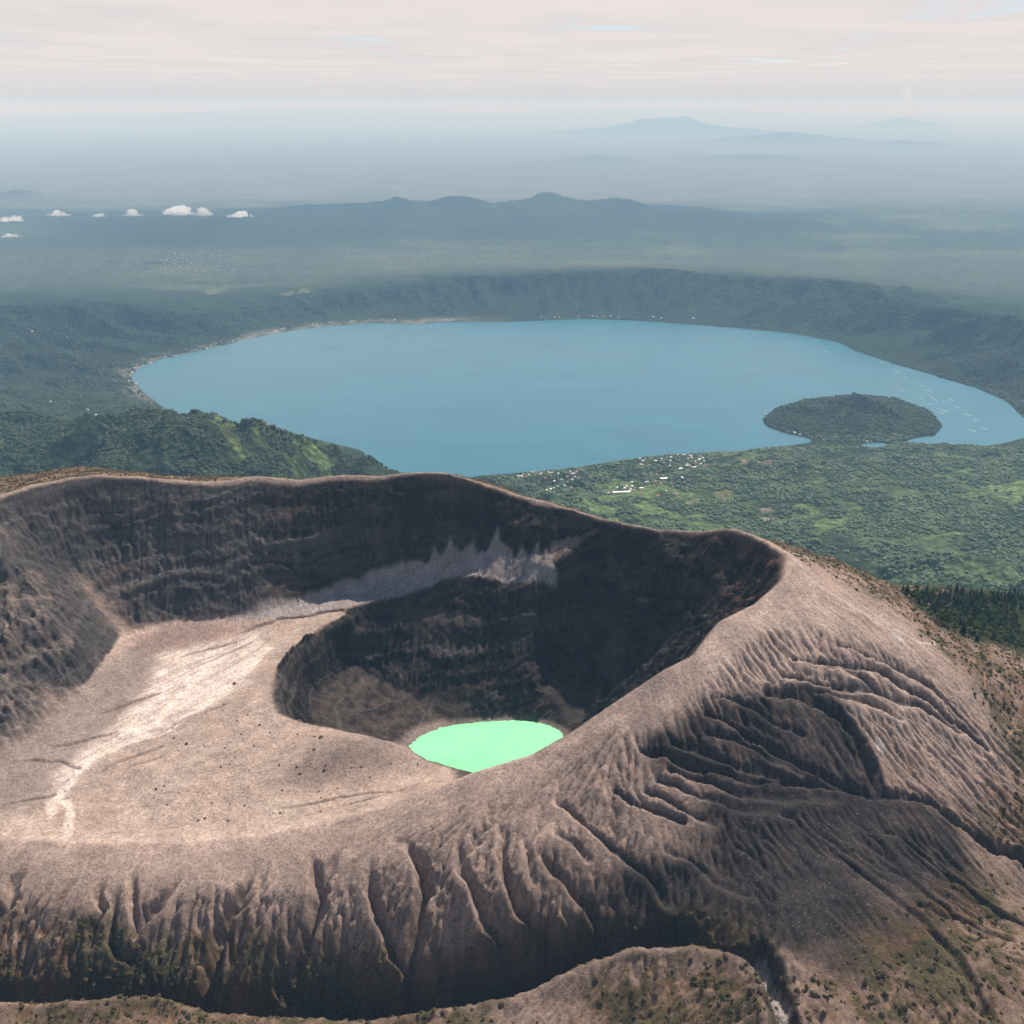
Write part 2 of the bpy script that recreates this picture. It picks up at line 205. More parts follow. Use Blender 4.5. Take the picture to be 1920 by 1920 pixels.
L = [[1,[[-0.14926,8.63454,746.5],[-0.2424,8.66221,746.5],[-0.29277,8.71763,746.5],[-0.31445,8.76834,746.5],[-0.31928,8.80084,746.5],[-0.32743,8.81556,746.5],[-0.35464,8.88398,746.5],[-0.37145,8.93785,746.5],[-0.38262,8.99844,746.5],[-0.37333,9.03762,746.5],[-0.34827,9.0781,746.5],[-0.32126,9.10119,746.5],[-0.29424,9.12949,746.5],[-0.26729,9.16094,746.5],[-0.22994,9.19828,746.5],[-0.18773,9.22644,746.5],[-0.1354,9.24471,746.5],[-0.10414,9.24735,746.5],[-0.09122,9.23163,746.5],[-0.07707,9.24471,746.5],[-0.05201,9.26328,746.5],[-0.0104,9.26328,746.5],[0.0026,9.24735,746.5],[0.02082,9.25529,746.5],[0.0728,9.26596,746.5],[0.12489,9.25529,746.5],[0.17717,9.23685,746.5],[0.22963,9.21612,746.5],[0.28236,9.19072,746.5],[0.3252,9.15117,746.5],[0.34489,9.10352,746.5],[0.38075,9.0532,746.5],[0.42497,9.00274,746.5],[0.46398,8.96048,746.5],[0.49278,8.91562,746.5],[0.50818,8.87619,746.5],[0.52392,8.8342,746.5],[0.52457,8.77549,746.5],[0.50132,8.75415,746.5],[0.48536,8.74711,746.5],[0.44683,8.75415,746.5],[0.40299,8.75945,746.5],[0.37106,8.74186,746.5],[0.35462,8.74361,746.5],[0.33505,8.75591,746.5],[0.31029,8.763,746.5],[0.26733,8.74361,746.5],[0.22951,8.72969,746.5],[0.18591,8.7245,746.5],[0.14231,8.71591,746.5],[0.09878,8.69383,746.5],[0.04951,8.67377,746.5],[0.0,8.66057,746.5],[-0.03309,8.65401,746.5],[-0.08858,8.62332,746.5],[-0.14926,8.63454,746.5]]],[0,[[-0.24311,9.08708,690],[-0.08407,9.15664,690],[0.07342,9.18075,690],[0.23164,9.133,690],[0.33891,9.06476,690],[0.39418,9.00015,690],[0.46358,8.88025,690],[0.18255,8.91895,690],[0.18475,8.80622,690],[-0.03221,8.91895,690],[-0.19329,8.91895,690],[-0.08764,8.73622,690],[0.07638,8.77075,690],[-0.24846,8.85659,700],[0.45598,8.80093,720],[-0.29713,9.04284,690],[0.28828,8.77571,735],[0.26919,8.77991,730],[0.37606,8.757,737],[0.41371,8.76955,733],[0.43895,8.94641,695],[0.4786,8.89858,700],[0.41696,8.96295,690],[0.40233,8.99596,690],[0.4957,8.82157,715],[0.36122,9.02988,690],[0.28764,9.00015,690],[0.44785,8.85884,715]]],[1,[[0.25532,8.83984,746.5],[0.26086,8.81556,746.5],[0.28222,8.78992,746.5],[0.30713,8.77549,746.5],[0.32629,8.77191,746.5],[0.3486,8.75768,746.5],[0.39202,8.76122,746.5],[0.42892,8.78629,746.5],[0.43675,8.81556,746.5],[0.42248,8.86845,746.5],[0.38565,8.91562,746.5],[0.34233,8.92972,746.5],[0.29995,8.91562,746.5],[0.26872,8.88202,746.5],[0.25532,8.83984,746.5]]],[1,[[0.27404,8.85794,799.3],[0.31608,8.87066,832.8],[0.34179,8.86503,906.3],[0.36358,8.86503,882.9],[0.39171,8.8622,818.2],[0.4149,8.8465,767.8]]],[1,[[-0.62845,9.10498,1079.9],[-0.5498,9.12696,1075.1],[-0.49717,9.13777,1094.8],[-0.44495,9.15905,1082.6],[-0.39337,9.17988,1036.5],[-0.34207,9.20029,964.3],[-0.2904,9.2399,874.2],[-0.22752,9.2873,864.3],[-0.18562,9.30565,913.1],[-0.13375,9.32367,947.5],[-0.08211,9.34137,989.7],[-0.04097,9.3501,1037.8],[0.0,9.3501,1037.8],[0.04092,9.35444,1065.1],[0.09202,9.35876,1075.1],[0.13279,9.35876,1104.3],[0.15325,9.35444,1105.8],[0.18422,9.34575,1068.6],[0.22541,9.33256,1057.0],[0.26654,9.3147,1071.1],[0.30755,9.2873,1117.8],[0.33381,9.24956,1127.4],[0.36065,9.21034,1105.1],[0.40372,9.16952,1054.7],[0.43552,9.13777,1066.0],[0.46744,9.10498,1079.9],[0.50997,9.07108,1092.0],[0.57685,9.01189,1017.8],[0.65535,8.96188,938.3]]],[0,[[-0.45099,9.09381,865.7],[-0.37233,9.11603,822.2],[-0.23937,9.23503,787.7],[-0.03104,9.29192,838.6],[0.12394,9.29652,885.6],[0.27939,9.24474,929.0],[0.35975,9.16952,865.1],[0.43002,9.09381,865.7],[0.4968,8.99962,866.7]]],[0,[[-0.56242,8.93801,900],[-0.48094,8.96633,930],[-0.44745,8.9315,830],[-0.40805,8.8704,790],[-0.46174,8.8503,830],[-0.36728,8.82269,770],[-0.56912,8.82459,880]]],[0,[[-0.64819,9.47722,640],[-0.49386,9.47722,640],[-0.3906,9.49273,640],[-0.28808,9.47722,640],[-0.1845,9.54055,640],[-0.6433,9.62598,600],[-0.49013,9.62598,600],[-0.33696,9.62598,600],[-0.23485,9.62598,600],[-0.08169,9.63503,580],[0.07128,9.69708,560],[0.22443,9.67031,540],[0.37924,9.58581,540],[0.48542,9.45359,560],[0.5887,9.45359,560],[0.27415,9.78791,480],[0.47992,9.67909,480],[0.63308,9.67909,480]]],[1,[[-0.38475,9.76996,651.1],[-0.32237,9.82553,773.5],[-0.27109,9.87817,834.9],[-0.2305,9.92818,833.4],[-0.17996,9.97581,872.2],[-0.10975,9.9988,943.5],[-0.0748,10.00785,947.9],[-0.05077,10.01682,1038.3],[-0.01997,10.02127,847.4],[0.02986,10.02127,1051.9],[0.05986,10.02127,901.4],[0.11478,9.9988,922.5],[0.17018,9.97581,799.7],[0.24599,9.95228,683.7],[0.32297,9.90349,511.4]]],[0,[[-0.33507,9.75282,560],[-0.18259,9.77203,560],[-0.0304,9.79159,560],[0.1215,9.82039,540],[0.27363,9.81802,500]]],[0,[[-0.18106,9.91344,666.1],[-0.09045,9.92818,684.3],[-0.00502,9.92818,684.3],[0.07041,9.91838,655.6],[0.17132,9.90349,589.7]]],[1,[[-0.5,10.14643,480],[-0.3,10.14643,480],[-0.2,10.14643,480],[0.0,10.14643,480],[0.1,10.14643,480],[0.2,10.14643,480],[0.35,10.14643,480],[0.5,10.14643,480]]],[1,[[-0.85,10.43412,420],[-0.5,10.43412,420],[-0.25,10.43412,420],[0.0,10.43412,420],[0.25,10.43412,420],[0.5,10.43412,420],[0.85,10.43412,420]]],[1,[[-0.85,10.71442,420],[-0.5,10.71442,420],[-0.25,10.71442,420],[0.0,10.71442,420],[0.25,10.71442,420],[0.5,10.71442,420],[0.85,10.71442,420]]],[1,[[-0.85,11.0021,400],[-0.5,11.0021,400],[-0.25,11.0021,400],[0.0,11.0021,400],[0.25,11.0021,400],[0.5,11.0021,400],[0.85,11.0021,400]]],[1,[[-0.85,11.35041,380],[-0.5,11.35041,380],[-0.25,11.35041,380],[0.0,11.35041,380],[0.25,11.35041,380],[0.5,11.35041,380],[0.85,11.35041,380]]],[1,[[-0.85,11.69525,350],[-0.5,11.69525,350],[-0.25,11.69525,350],[0.0,11.69525,350],[0.25,11.69525,350],[0.5,11.69525,350],[0.85,11.69525,350]]],[1,[[-0.85,12.10071,300],[-0.5,12.10071,300],[-0.25,12.10071,300],[0.0,12.10071,300],[0.25,12.10071,300],[0.5,12.10071,300],[0.85,12.10071,300]]],[1,[[-0.85,12.46844,250],[-0.5,12.46844,250],[-0.25,12.46844,250],[0.0,12.46844,250],[0.25,12.46844,250],[0.5,12.46844,250],[0.85,12.46844,250]]],[1,[[-0.85,12.7367,200],[-0.5,12.7367,200],[-0.25,12.7367,200],[0.0,12.7367,200],[0.25,12.7367,200],[0.5,12.7367,200],[0.85,12.7367,200]]],[1,[[-0.50704,8.36637,1267.4],[-0.44298,8.36637,1362.2],[-0.39643,8.35467,1463.9],[-0.35157,8.36637,1496.8],[-0.32511,8.37793,1459.6],[-0.30399,8.38936,1421.8],[-0.26056,8.40066,1406.1],[-0.21823,8.42288,1309.9],[-0.18632,8.43381,1235.3],[-0.14877,8.44462,1145.3],[-0.11079,8.45532,1055.7]]],[0,[[-0.308,8.30647,1380.1],[-0.41758,8.31874,1374.5],[-0.3608,8.33086,1417.1],[-0.26347,8.33086,1369.2],[-0.22023,8.35467,1297.6]]],[1,[[-0.62529,8.49699,1361.8],[-0.51604,8.49699,1400.0],[-0.48389,8.50106,1391.6],[-0.45746,8.49699,1383.6],[-0.42096,8.50714,1330.4],[-0.38943,8.51719,1284.7],[-0.34082,8.54675,1236.3]]],[0,[[-0.50636,8.42288,1336.0],[-0.45598,8.43381,1359.1],[-0.60558,8.41183,1326.3]]],[0,[[-0.8,8.18869,1230],[-0.5,8.18869,1230],[-0.3,8.18869,1230],[-0.15,8.18869,1230],[0.0,8.16052,1150],[0.1,8.16052,1080]]],[0,[[-0.42857,8.63052,1020],[-0.51786,8.63052,1050],[-0.31667,8.69951,900],[-0.25,8.7323,830],[-0.64286,8.63052,1050],[-0.51471,8.82468,950]]],[0,[[0.65359,8.29405,912.0],[0.55039,8.29405,912.0],[0.42247,8.29405,962.4],[0.30507,8.37793,936.7],[0.24651,8.44462,921.5],[0.13418,8.4659,909.7],[0.53563,8.48673,899.1],[0.41288,8.4826,906.9],[0.46295,8.59415,875.3],[0.38028,8.59044,882.4],[0.297,8.6125,871.7],[0.21538,8.58111,869.0],[0.07763,8.55256,862.3],[0.02223,8.54091,854.4],[0.62957,8.57546,879.9],[0.37249,8.66216,840.6],[0.43778,8.66906,843.9],[0.50345,8.66561,850.6]]],[0,[[0.11538,7.86327,1500],[0.34615,7.86327,1450],[0.61538,7.86327,1400],[0.84615,7.86327,1400],[0.0,7.90101,1560],[0.27273,8.10168,1130],[0.51515,8.10168,1120],[0.78788,8.10168,1120]]],[0,[[-0.34615,7.86327,1650],[-0.69231,7.86327,1650]]],[1,[[-0.77778,7.49554,2057],[-0.5,7.49554,2072],[-0.33333,7.49554,2082],[-0.16667,7.49554,2082],[0.0,7.49554,2062],[0.13889,7.49554,2007],[0.25,7.49554,1962],[0.38889,7.49554,1927],[0.55556,7.49554,1897],[0.77778,7.49554,1877]]],[1,[[-1.2,7.09008,2040],[-0.9,7.09008,2040],[-0.6,7.09008,2040],[-0.3,7.09008,2040],[0.0,7.09008,2040],[0.3,7.09008,2040],[0.6,7.09008,2040],[0.9,7.09008,2040],[1.2,7.09008,2040]]],[1,[[-1.2,7.49554,2000],[-1.2,8.00637,1500],[-1.2,8.51719,1000],[-1.2,9.10498,900],[-1.2,9.54681,640],[-1.2,10.12663,480],[-1.2,11.0021,400],[-1.2,12.7367,200]]],[1,[[1.2,7.49554,1800],[1.2,8.00637,1100],[1.2,8.51719,950],[1.2,9.10498,1000],[1.2,9.54681,540],[1.2,10.12663,480],[1.2,11.0021,400],[1.2,12.7367,200]]]]
MTN = [[11028,90000,2028,2011,1.0],[14491,92000,1845,3083,1.0],[12654,90000,1784,6033,1.0],[-44259,150000,1988,3770,1.0],[-41016,150000,1785,5865,1.0],[-45768,150000,1514,15920,1.0],[38932,110000,1559,3687,1.0],[33222,120000,902,3016,1.0],[22106,62000,942,1732,1.0],[23637,62000,828,1558,1.0],[-12936,28000,744,1095,1.0],[-12067,28500,504,2229,1.0],[-13812,46000,506,4368,1.0],[-16881,45000,240,4525,1.0],[11394,31000,539,2078,1.0],[13827,32000,466,2681,1.0],[-34808,200000,1987,44686,1.0],[24361,210000,2041,35191,1.0],[17396,70000,1119,4692,1.0],[3694,47000,697,2888,1.0],[10843,48000,696,4290,1.0],[-6225,26000,618,2178,1.0],[828,42000,529,4692,1.0]]
G = [[[[44.0,824.3],[58.6,806.3],[75.5,791.5],[99.1,770.6],[122.0,752.2],[135.2,738.5],[138.7,726.3]],4,7,4,6],[[[95.4,824.9],[114.8,811.8],[141.7,799.4],[163.7,792.8]],6,6,6,5],[[[126.0,823.0],[141.0,817.4],[167.4,802.3],[190.8,788.6]],5,6,5,3],[[[137.4,833.1],[160.0,825.6],[189.1,812.2],[224.7,808.6],[266.5,810.5]],5,8,5,2],[[[148.9,843.3],[176.6,833.8],[211.9,824.9],[253.7,824.6],[316.6,839.4]],5,9,5,3],[[[121.5,859.3],[147.5,854.4],[188.3,842.6],[240.8,839.4],[296.6,848.5],[342.3,853.8],[369.2,851.8]],8,7,9,7],[[[154.2,867.5],[175.1,863.6],[200.8,856.4],[232.0,850.5],[263.9,847.9]],6,9,7,6],[[[191.0,902.9],[212.0,896.0],[237.4,883.3],[268.8,874.1],[305.0,861.0],[343.6,859.0],[369.5,852.8]],7,10,8,9],[[[193.2,878.3],[225.1,874.4],[256.5,866.9],[287.8,858.7]],6,8,6,5],[[[215.3,918.3],[242.2,912.4],[268.8,903.2],[296.3,898.3]],5,8,5,5],[[[262.9,932.1],[287.6,939.9],[322.7,939.3],[348.7,926.8],[361.4,910.1],[366.2,895.4],[368.8,871.8],[372.4,853.4]],10,13,9,9],[[[285.6,959.3],[322.1,962.9],[358.2,962.9],[408.4,970.1],[450.9,982.2],[499.3,973.0]],5,8,5,5],[[[327.1,986.4],[375.3,987.1],[416.5,998.2],[455.9,997.6],[497.1,984.8],[531.2,970.4]],5,9,5,6],[[[300.9,947.1],[344.3,954.3],[379.8,954.7],[421.3,949.1]],5,6,5,3],[[[355.4,1006.8],[406.3,1009.0],[448.5,1016.9],[481.9,1016.6],[523.6,985.1]],4,6,3,4],[[[301.7,980.9],[338.8,984.8],[373.5,978.6],[402.4,972.0]],4,6,4,4],[[[372.4,853.4],[402.2,865.2],[425.5,861.3],[453.5,849.8],[489.5,837.7],[523.6,835.8]],8,16,6,22],[[[20.1,783.3],[34.5,760.7],[48.9,751.2],[67.5,733.5],[76.5,721.1]],5,7,4,6],[[[40.3,791.5],[59.8,776.8],[71.6,765.3]],5,5,4,3],[[[-15.5,813.5],[-7.6,792.2],[-10.0,772.9],[-4.9,756.2],[2.4,739.1],[19.1,721.1],[38.3,714.5],[48.0,711.3]],5,9,4,9],[[[12.7,792.8],[17.4,770.6],[19.5,749.3]],4,5,3,3],[[[-56.2,800.0],[-44.7,766.6],[-29.3,742.7],[-14.4,721.8],[4.8,712.9],[23.9,709.0],[33.6,707.0]],5,10,4,11],[[[-125.5,817.4],[-103.1,803.7],[-85.6,779.4],[-79.3,760.4],[-86.0,746.3],[-89.6,725.0],[-91.9,714.5],[-89.5,709.3]],5,10,4,12],[[[-139.6,802.3],[-130.3,766.6],[-123.7,749.6],[-106.8,724.4],[-91.9,714.5]],5,8,4,8],[[[-206.1,822.0],[-191.6,799.7],[-182.0,773.5],[-187.4,755.2],[-193.5,740.8],[-202.6,730.3],[-209.2,720.1]],6,10,5,12],[[[-167.6,814.8],[-175.4,796.8],[-182.0,773.5]],5,6,4,5],[[[-249.0,822.3],[-254.0,796.8],[-264.2,773.5],[-274.1,756.5],[-279.8,742.1],[-282.7,727.7],[-282.2,716.5]],6,10,5,14],[[[-236.5,813.8],[-245.9,783.7],[-262.8,765.7]],5,6,4,4],[[[-320.0,808.2],[-333.9,784.0],[-345.8,768.6],[-356.7,758.1]],6,6,6,6],[[[-375.9,817.7],[-370.1,791.9],[-361.7,771.9],[-355.2,758.1]],6,6,5,5],[[[-400.9,805.6],[-402.2,786.9],[-390.8,774.8],[-397.9,762.4],[-400.6,752.2]],5,5,6,6],[[[-388.1,798.7],[-382.4,772.5],[-381.3,755.8],[-375.0,747.6],[-360.7,740.4]],5,5,5,6],[[[-479.4,822.7],[-491.8,806.6],[-491.5,785.6],[-503.5,774.5]],7,8,6,8],[[[-430.6,807.3],[-437.0,782.7],[-447.2,762.4]],5,5,5,4],[[[362.6,817.4],[385.0,811.2],[410.8,793.2],[448.7,765.7],[479.8,751.6]],4,7,4,5],[[[342.9,780.7],[370.0,768.6],[406.4,729.3],[456.5,725.0]],4,6,3,4],[[[301.6,782.0],[333.7,752.5],[363.2,720.4],[387.3,681.5],[396.6,634.9]],4,7,2,5],[[[138.6,769.9],[167.1,760.7],[183.6,741.1],[210.2,727.3]],4,6,3,3],[[[216.3,681.8],[221.0,661.5],[225.5,642.2],[227.3,613.3]],8,9,5,6],[[[-568.0,917.6],[-528.9,933.7],[-508.1,946.5]],2.5,2.5,1.4,1.6],[[[-597.5,981.2],[-563.7,1001.5],[-528.7,1004.8],[-499.4,993.3]],2.5,2.5,1.2,1.5],[[[-563.6,1015.9],[-518.9,1043.4],[-484.2,1062.8]],2.5,3,1.2,1.6],[[[-536.6,1090.6],[-494.6,1120.4],[-457.3,1152.2]],2.5,2.5,1.2,1.4],[[[-273.0,897.0],[-230.3,912.4],[-185.8,923.2],[-108.9,915.4]],3,3,1.8,1.4],[[[-203.6,894.1],[-152.7,899.3],[-105.0,933.4]],2.5,3,1.4,1.8],[[[-478.0,1219.0],[-443.3,1249.2],[-391.7,1279.0]],2.5,3,1.0,1.6],[[[-456.4,1195.1],[-416.3,1230.8],[-369.8,1281.6]],2.5,3,1.0,1.4],[[[-449.2,1045.7],[-413.6,1076.5],[-366.0,1121.4]],3,3,1.4,1.4],[[[-488.8,965.5],[-459.9,1003.5],[-420.0,1034.6]],2.5,3,1.2,1.4],[[[-455.0,955.6],[-444.4,994.3],[-413.2,1013.3]],2.5,2.5,1.0,1.2],[[[-407.8,1283.6],[-376.9,1313.0],[-336.6,1342.2],[-284.4,1357.6],[-253.8,1364.5]],3,4,2,4]]
RIMF = [[-829.4,1290],[-752.2,1325],[-720.1,1350],[-689.8,1385],[-656.1,1415],[-607.1,1440],[-531.1,1458],[-455.1,1470],[-394.4,1490],[-330.2,1495],[-264.5,1500],[-198.0,1497],[-139.6,1492],[-98.1,1484],[-57.3,1482],[-16.4,1475],[32.6,1466],[64.8,1454],[131.3,1420],[215.1,1365],[260.5,1322],[294.2,1276],[321.4,1210],[338.2,1155],[345.0,1120]]
RIMN = [[345.0,1120],[314.5,1085],[274.6,1042],[228.8,1006],[192.1,955],[155.4,932],[104.3,910],[54.6,892],[21.7,879],[-37.8,868],[-86.4,862],[-140.6,855],[-194.6,850],[-259.4,845],[-340.3,842],[-440.5,848],[-527.2,858],[-601.4,872],[-691.7,890]]
LIP = [[-253.5,1362.7],[-239.2,1345.8],[-276.2,1310.0],[-306.8,1262.1],[-316.1,1200.3],[-311.4,1145.6],[-293.8,1101.8],[-263.4,1082.7],[-227.7,1066.8],[-178.4,1041.2],[-148.1,1027.9],[-122.4,1020.7],[-99.4,1004.6],[-67.3,985.2],[-60,952],[-20,930],[-253.5,1362.7],[-192.9,1389.3],[-145.9,1406.0],[-105.7,1416.6],[-64.0,1392.8],[-15.9,1381.1],[31.7,1373.2],[63.4,1372.4]]
PIT = [[-20,930],[-60,952],[-67.3,985.2],[-99.4,1004.6],[-122.4,1020.7],[-148.1,1027.9],[-178.4,1041.2],[-227.7,1066.8],[-263.4,1082.7],[-293.8,1101.8],[-311.4,1145.6],[-316.1,1200.3],[-306.8,1262.1],[-276.2,1310.0],[-239.2,1345.8],[-253.5,1362.7],[-192.9,1389.3],[-145.9,1406.0],[-105.7,1416.6],[-64.0,1392.8],[-15.9,1381.1],[31.7,1373.2],[63.4,1372.4],[131.3,1420],[215.1,1365],[260.5,1322],[294.2,1276],[321.4,1210],[338.2,1155],[314.5,1085],[274.6,1042],[228.8,1006],[192.1,955],[155.4,932],[104.3,910],[54.6,892],[21.7,879]]
Z = {"scoria":[[121.7,861.0],[191.1,903.9],[263.6,936.0],[345.5,959.3],[370.8,912.7],[370.9,858.0],[411.8,861.0],[447.2,834.1],[451.7,760.4],[338.6,676.2],[269.1,657.9],[204.5,691.9],[137.5,711.3],[76.5,721.1],[63.1,742.1],[142.4,760.4],[185.1,784.0],[173.7,811.8],[227.9,826.9],[151.1,839.4]],"white":[[-486.1,1245.2],[-421.5,1278.6],[-366.6,1301.2],[-339.4,1263.9],[-345.9,1180.4],[-380.4,1124.7],[-410.4,1088.0],[-456.4,1048.0],[-482.2,1013.6],[-498.0,974.0],[-496.5,928.1],[-509.3,936.6],[-520.8,988.4],[-505.0,1040.5],[-484.6,1091.6],[-474.5,1163.0]],"greyfloor":[[-651.8,995.3],[-575.5,1044.4],[-549.4,1218.0],[-507.3,1313.7],[-417.9,1324.2],[-484.1,1238.7],[-477.6,1150.9],[-500.7,1046.1],[-519.9,983.2],[-509.9,916.3],[-601.8,893.7]],"reddish":[[-541.0,1277.3],[-493.8,1319.6],[-410.3,1324.5],[-369.2,1313.0],[-436.0,1276.4],[-491.2,1238.0]],"mound":[[-272.6,946.1],[-256.6,984.1],[-225.8,1018.5],[-164.3,1030.3],[-145.7,1185.6],[-104.6,994.0],[-154.7,953.4],[-213.4,947.5]],"talus":[[-419.0,1328.8],[-320.0,1382.2],[-260.6,1415.2],[-213.8,1434.6],[-164.8,1441.5],[-139.9,1446.4],[-131.4,1439.8],[-119.2,1448.7],[-106.7,1442.1],[-92.1,1456.5],[-80.1,1438.2],[-61.2,1441.5],[-50.3,1426.1],[-36.5,1428.3],[-22.7,1441.1],[-6.4,1419.2],[4.0,1403.1],[16.1,1418.2],[25.5,1400.5],[38.5,1414.6],[46.2,1396.6],[59.9,1407.1],[65.0,1385.4],[63.4,1375.0],[-15.9,1382.8],[-105.6,1415.2],[-193.0,1390.4],[-329.1,1343.5]],"leftrock":[[-784.2,1253.1],[-688.3,1263.9],[-661.8,1303.9],[-577.9,1215.4],[-562.4,1143.0],[-578.7,1052.6],[-602.0,1019.5],[-669.7,969.7]],"wood":[[491.3,1223.0],[722.8,1496.2],[1074.1,1790.0],[778.7,1259.0],[686.5,1237.4],[570.9,1157.8],[519.4,1176.8]],"veg_l":[[-565.9,793.8],[-410.4,761.1],[-331.9,750.6],[-270.8,750.6],[-178.4,736.8],[-96.8,716.8],[-48.2,712.9],[9.6,711.3],[38.4,706.4],[-29.0,699.2],[-176.0,704.4],[-309.1,676.5],[-540.9,727.3]],"veg_fg":[[-530.2,691.0],[-383.7,686.0],[-331.5,718.5],[-214.7,671.6],[-50.8,665.7],[-27.3,654.6],[17.3,609.4],[-497.8,631.3]],"veg_fg2":[[54.5,663.1],[131.5,670.3],[192.5,661.8],[200.0,634.6],[200.4,595.3],[39.2,618.6]],"veg_r":[[449.5,1234.1],[622.6,1457.5],[605.1,1151.9],[719.4,1150.2],[564.6,834.4],[509.0,842.3],[474.8,859.0],[553.4,944.2],[571.9,1002.2],[559.6,1062.1],[504.4,1099.1],[463.4,1164.0]],"veg_br":[[241.5,654.3],[295.6,687.7],[366.7,730.9],[444.9,795.1],[502.3,800.4],[442.0,598.3],[234.3,589.1]],"veg_rav":[[62.3,722.1],[137.7,714.2],[204.9,695.2],[211.5,679.5],[156.3,683.8],[100.0,709.6],[57.5,707.3],[19.2,702.8],[0.0,704.7]]}
RAV = [[-609.4,735],[-475.1,722],[-399.0,716],[-323.5,711],[-272.9,704],[-155.4,702],[-86.6,694],[-28.9,698],[33.5,704],[94.6,706],[158.8,700],[205.7,678],[214.3,655],[217.0,610],[218.3,560]]
CRF = [[-584.0,700],[-454.7,686],[-383.2,686],[-317.1,688],[-271.8,676],[-214.6,672],[-129.4,664],[-50.7,666],[18.4,672],[55.4,680],[96.5,684],[155.0,678],[192.8,664],[203.5,642],[203.7,602],[199.2,552]]
STREAM = [[[-339.4,1263.9],[-369.7,1162.4],[-412.6,1073.3],[-461.4,1043.8],[-492.9,1008.7],[-500.5,964.8],[-502.8,937.6]],[[-502.8,937.6],[-505.1,925.2],[-497.0,910.1]],[[-502.8,937.6],[-491.2,933.7],[-482.4,923.5],[-471.8,893.7],[-460.0,859.7]],[[-412.6,1073.3],[-440.8,1079.5],[-456.1,1066.0],[-483.8,1034.9]],[[-365.4,1295.4],[-409.2,1231.1],[-429.5,1151.9],[-439.7,1096.8]]]
PATH = [[[344.8,1118.5],[352.6,1101.1],[376.5,1087.0],[399.1,1073.9],[428.4,1061.5],[456.6,1066.0],[478.4,1068.7],[512.4,1097.8],[507.2,1102.7]],[[574.0,1088.6],[565.8,1059.5],[574.8,1048.0],[587.9,1036.2],[591.2,1026.7],[554.6,994.0],[538.4,979.9]],[[591.2,1026.7],[607.5,1029.7]]]
WASH = [[213.5,678.5],[217.6,662.1],[220.1,647.4],[222.6,629.7],[223.0,613.3]]
RINGS = [[449.2,1057.9],[383.2,908.1]]
BOULD = [[-212.9,937.0],[-287.6,1070.3],[-245.2,980.2],[-307.1,901.6],[-378.2,1084.1],[-301.4,891.1],[-241.6,954.7],[-327.6,897.0],[-329.9,1096.2],[-320.0,977.3],[-327.3,1053.6],[-161.6,996.3],[-323.2,1008.1],[-395.0,936.3],[-301.0,982.2],[-333.6,893.7],[-342.3,940.6],[-322.0,1040.8],[-241.2,930.8],[-370.2,944.2],[-407.9,1050.3],[-288.8,899.3],[-258.3,1050.0],[-344.3,1093.6],[-108.2,987.8],[-309.5,1073.6],[-217.9,916.7],[-281.4,1020.8],[-208.6,925.2],[-394.8,1024.1],[-350.4,919.6],[-331.8,1015.6],[-254.7,942.9],[-281.5,1056.9],[-316.5,1101.1],[-271.9,1043.1],[-414.4,1069.6],[-290.3,931.1],[-168.5,945.8],[-199.7,931.7],[-294.4,951.1],[-334.2,1007.4],[-211.4,975.6],[-331.4,960.9],[-257.9,922.2],[-203.1,922.6],[-302.8,966.1],[-290.4,918.0],[-139.3,942.5],[-255.5,992.0],[-346.0,921.6],[-124.6,998.6],[-193.0,941.2],[-170.5,973.0],[-213.2,1016.6],[-209.7,942.2],[-273.5,963.2],[-340.2,957.6],[-280.7,1032.0],[-222.9,974.0],[-320.2,905.2],[-340.1,1027.4],[-361.8,923.5],[-256.8,1042.5],[-163.5,1011.7],[-158.5,957.9],[-328.7,1103.1],[-229.2,981.5],[-235.4,1038.2],[-384.2,990.0],[-202.6,892.1],[-306.8,1019.5],[-366.4,1061.8],[-300.8,1049.7],[-375.5,975.6],[-293.2,1056.9],[-363.0,1101.1],[-229.5,1004.5],[-211.9,970.1],[-326.2,995.9],[-181.2,971.4],[-254.6,897.7],[-138.2,981.2],[-281.6,981.5],[-191.2,962.2],[-246.9,897.7],[-306.1,1030.0],[-307.3,921.6],[-376.3,923.2],[-203.1,1012.0],[-313.3,933.4],[-267.1,987.4],[-368.1,984.1],[-327.9,924.9],[-164.4,953.4],[-398.0,952.4],[-367.5,977.9],[-398.9,1039.2],[-227.5,938.0],[-390.5,957.9],[-239.7,896.7],[-239.5,968.4],[-335.5,991.0],[-325.1,941.2],[-357.4,1038.5],[-226.2,1031.6],[-364.9,1171.2],[442.4,1123.4],[415.6,1058.5],[-389.1,1038.2],[-395.3,1044.1],[-367.3,1033.6],[-339.8,1084.4],[-324.2,1088.3],[-319.5,1378.6]]
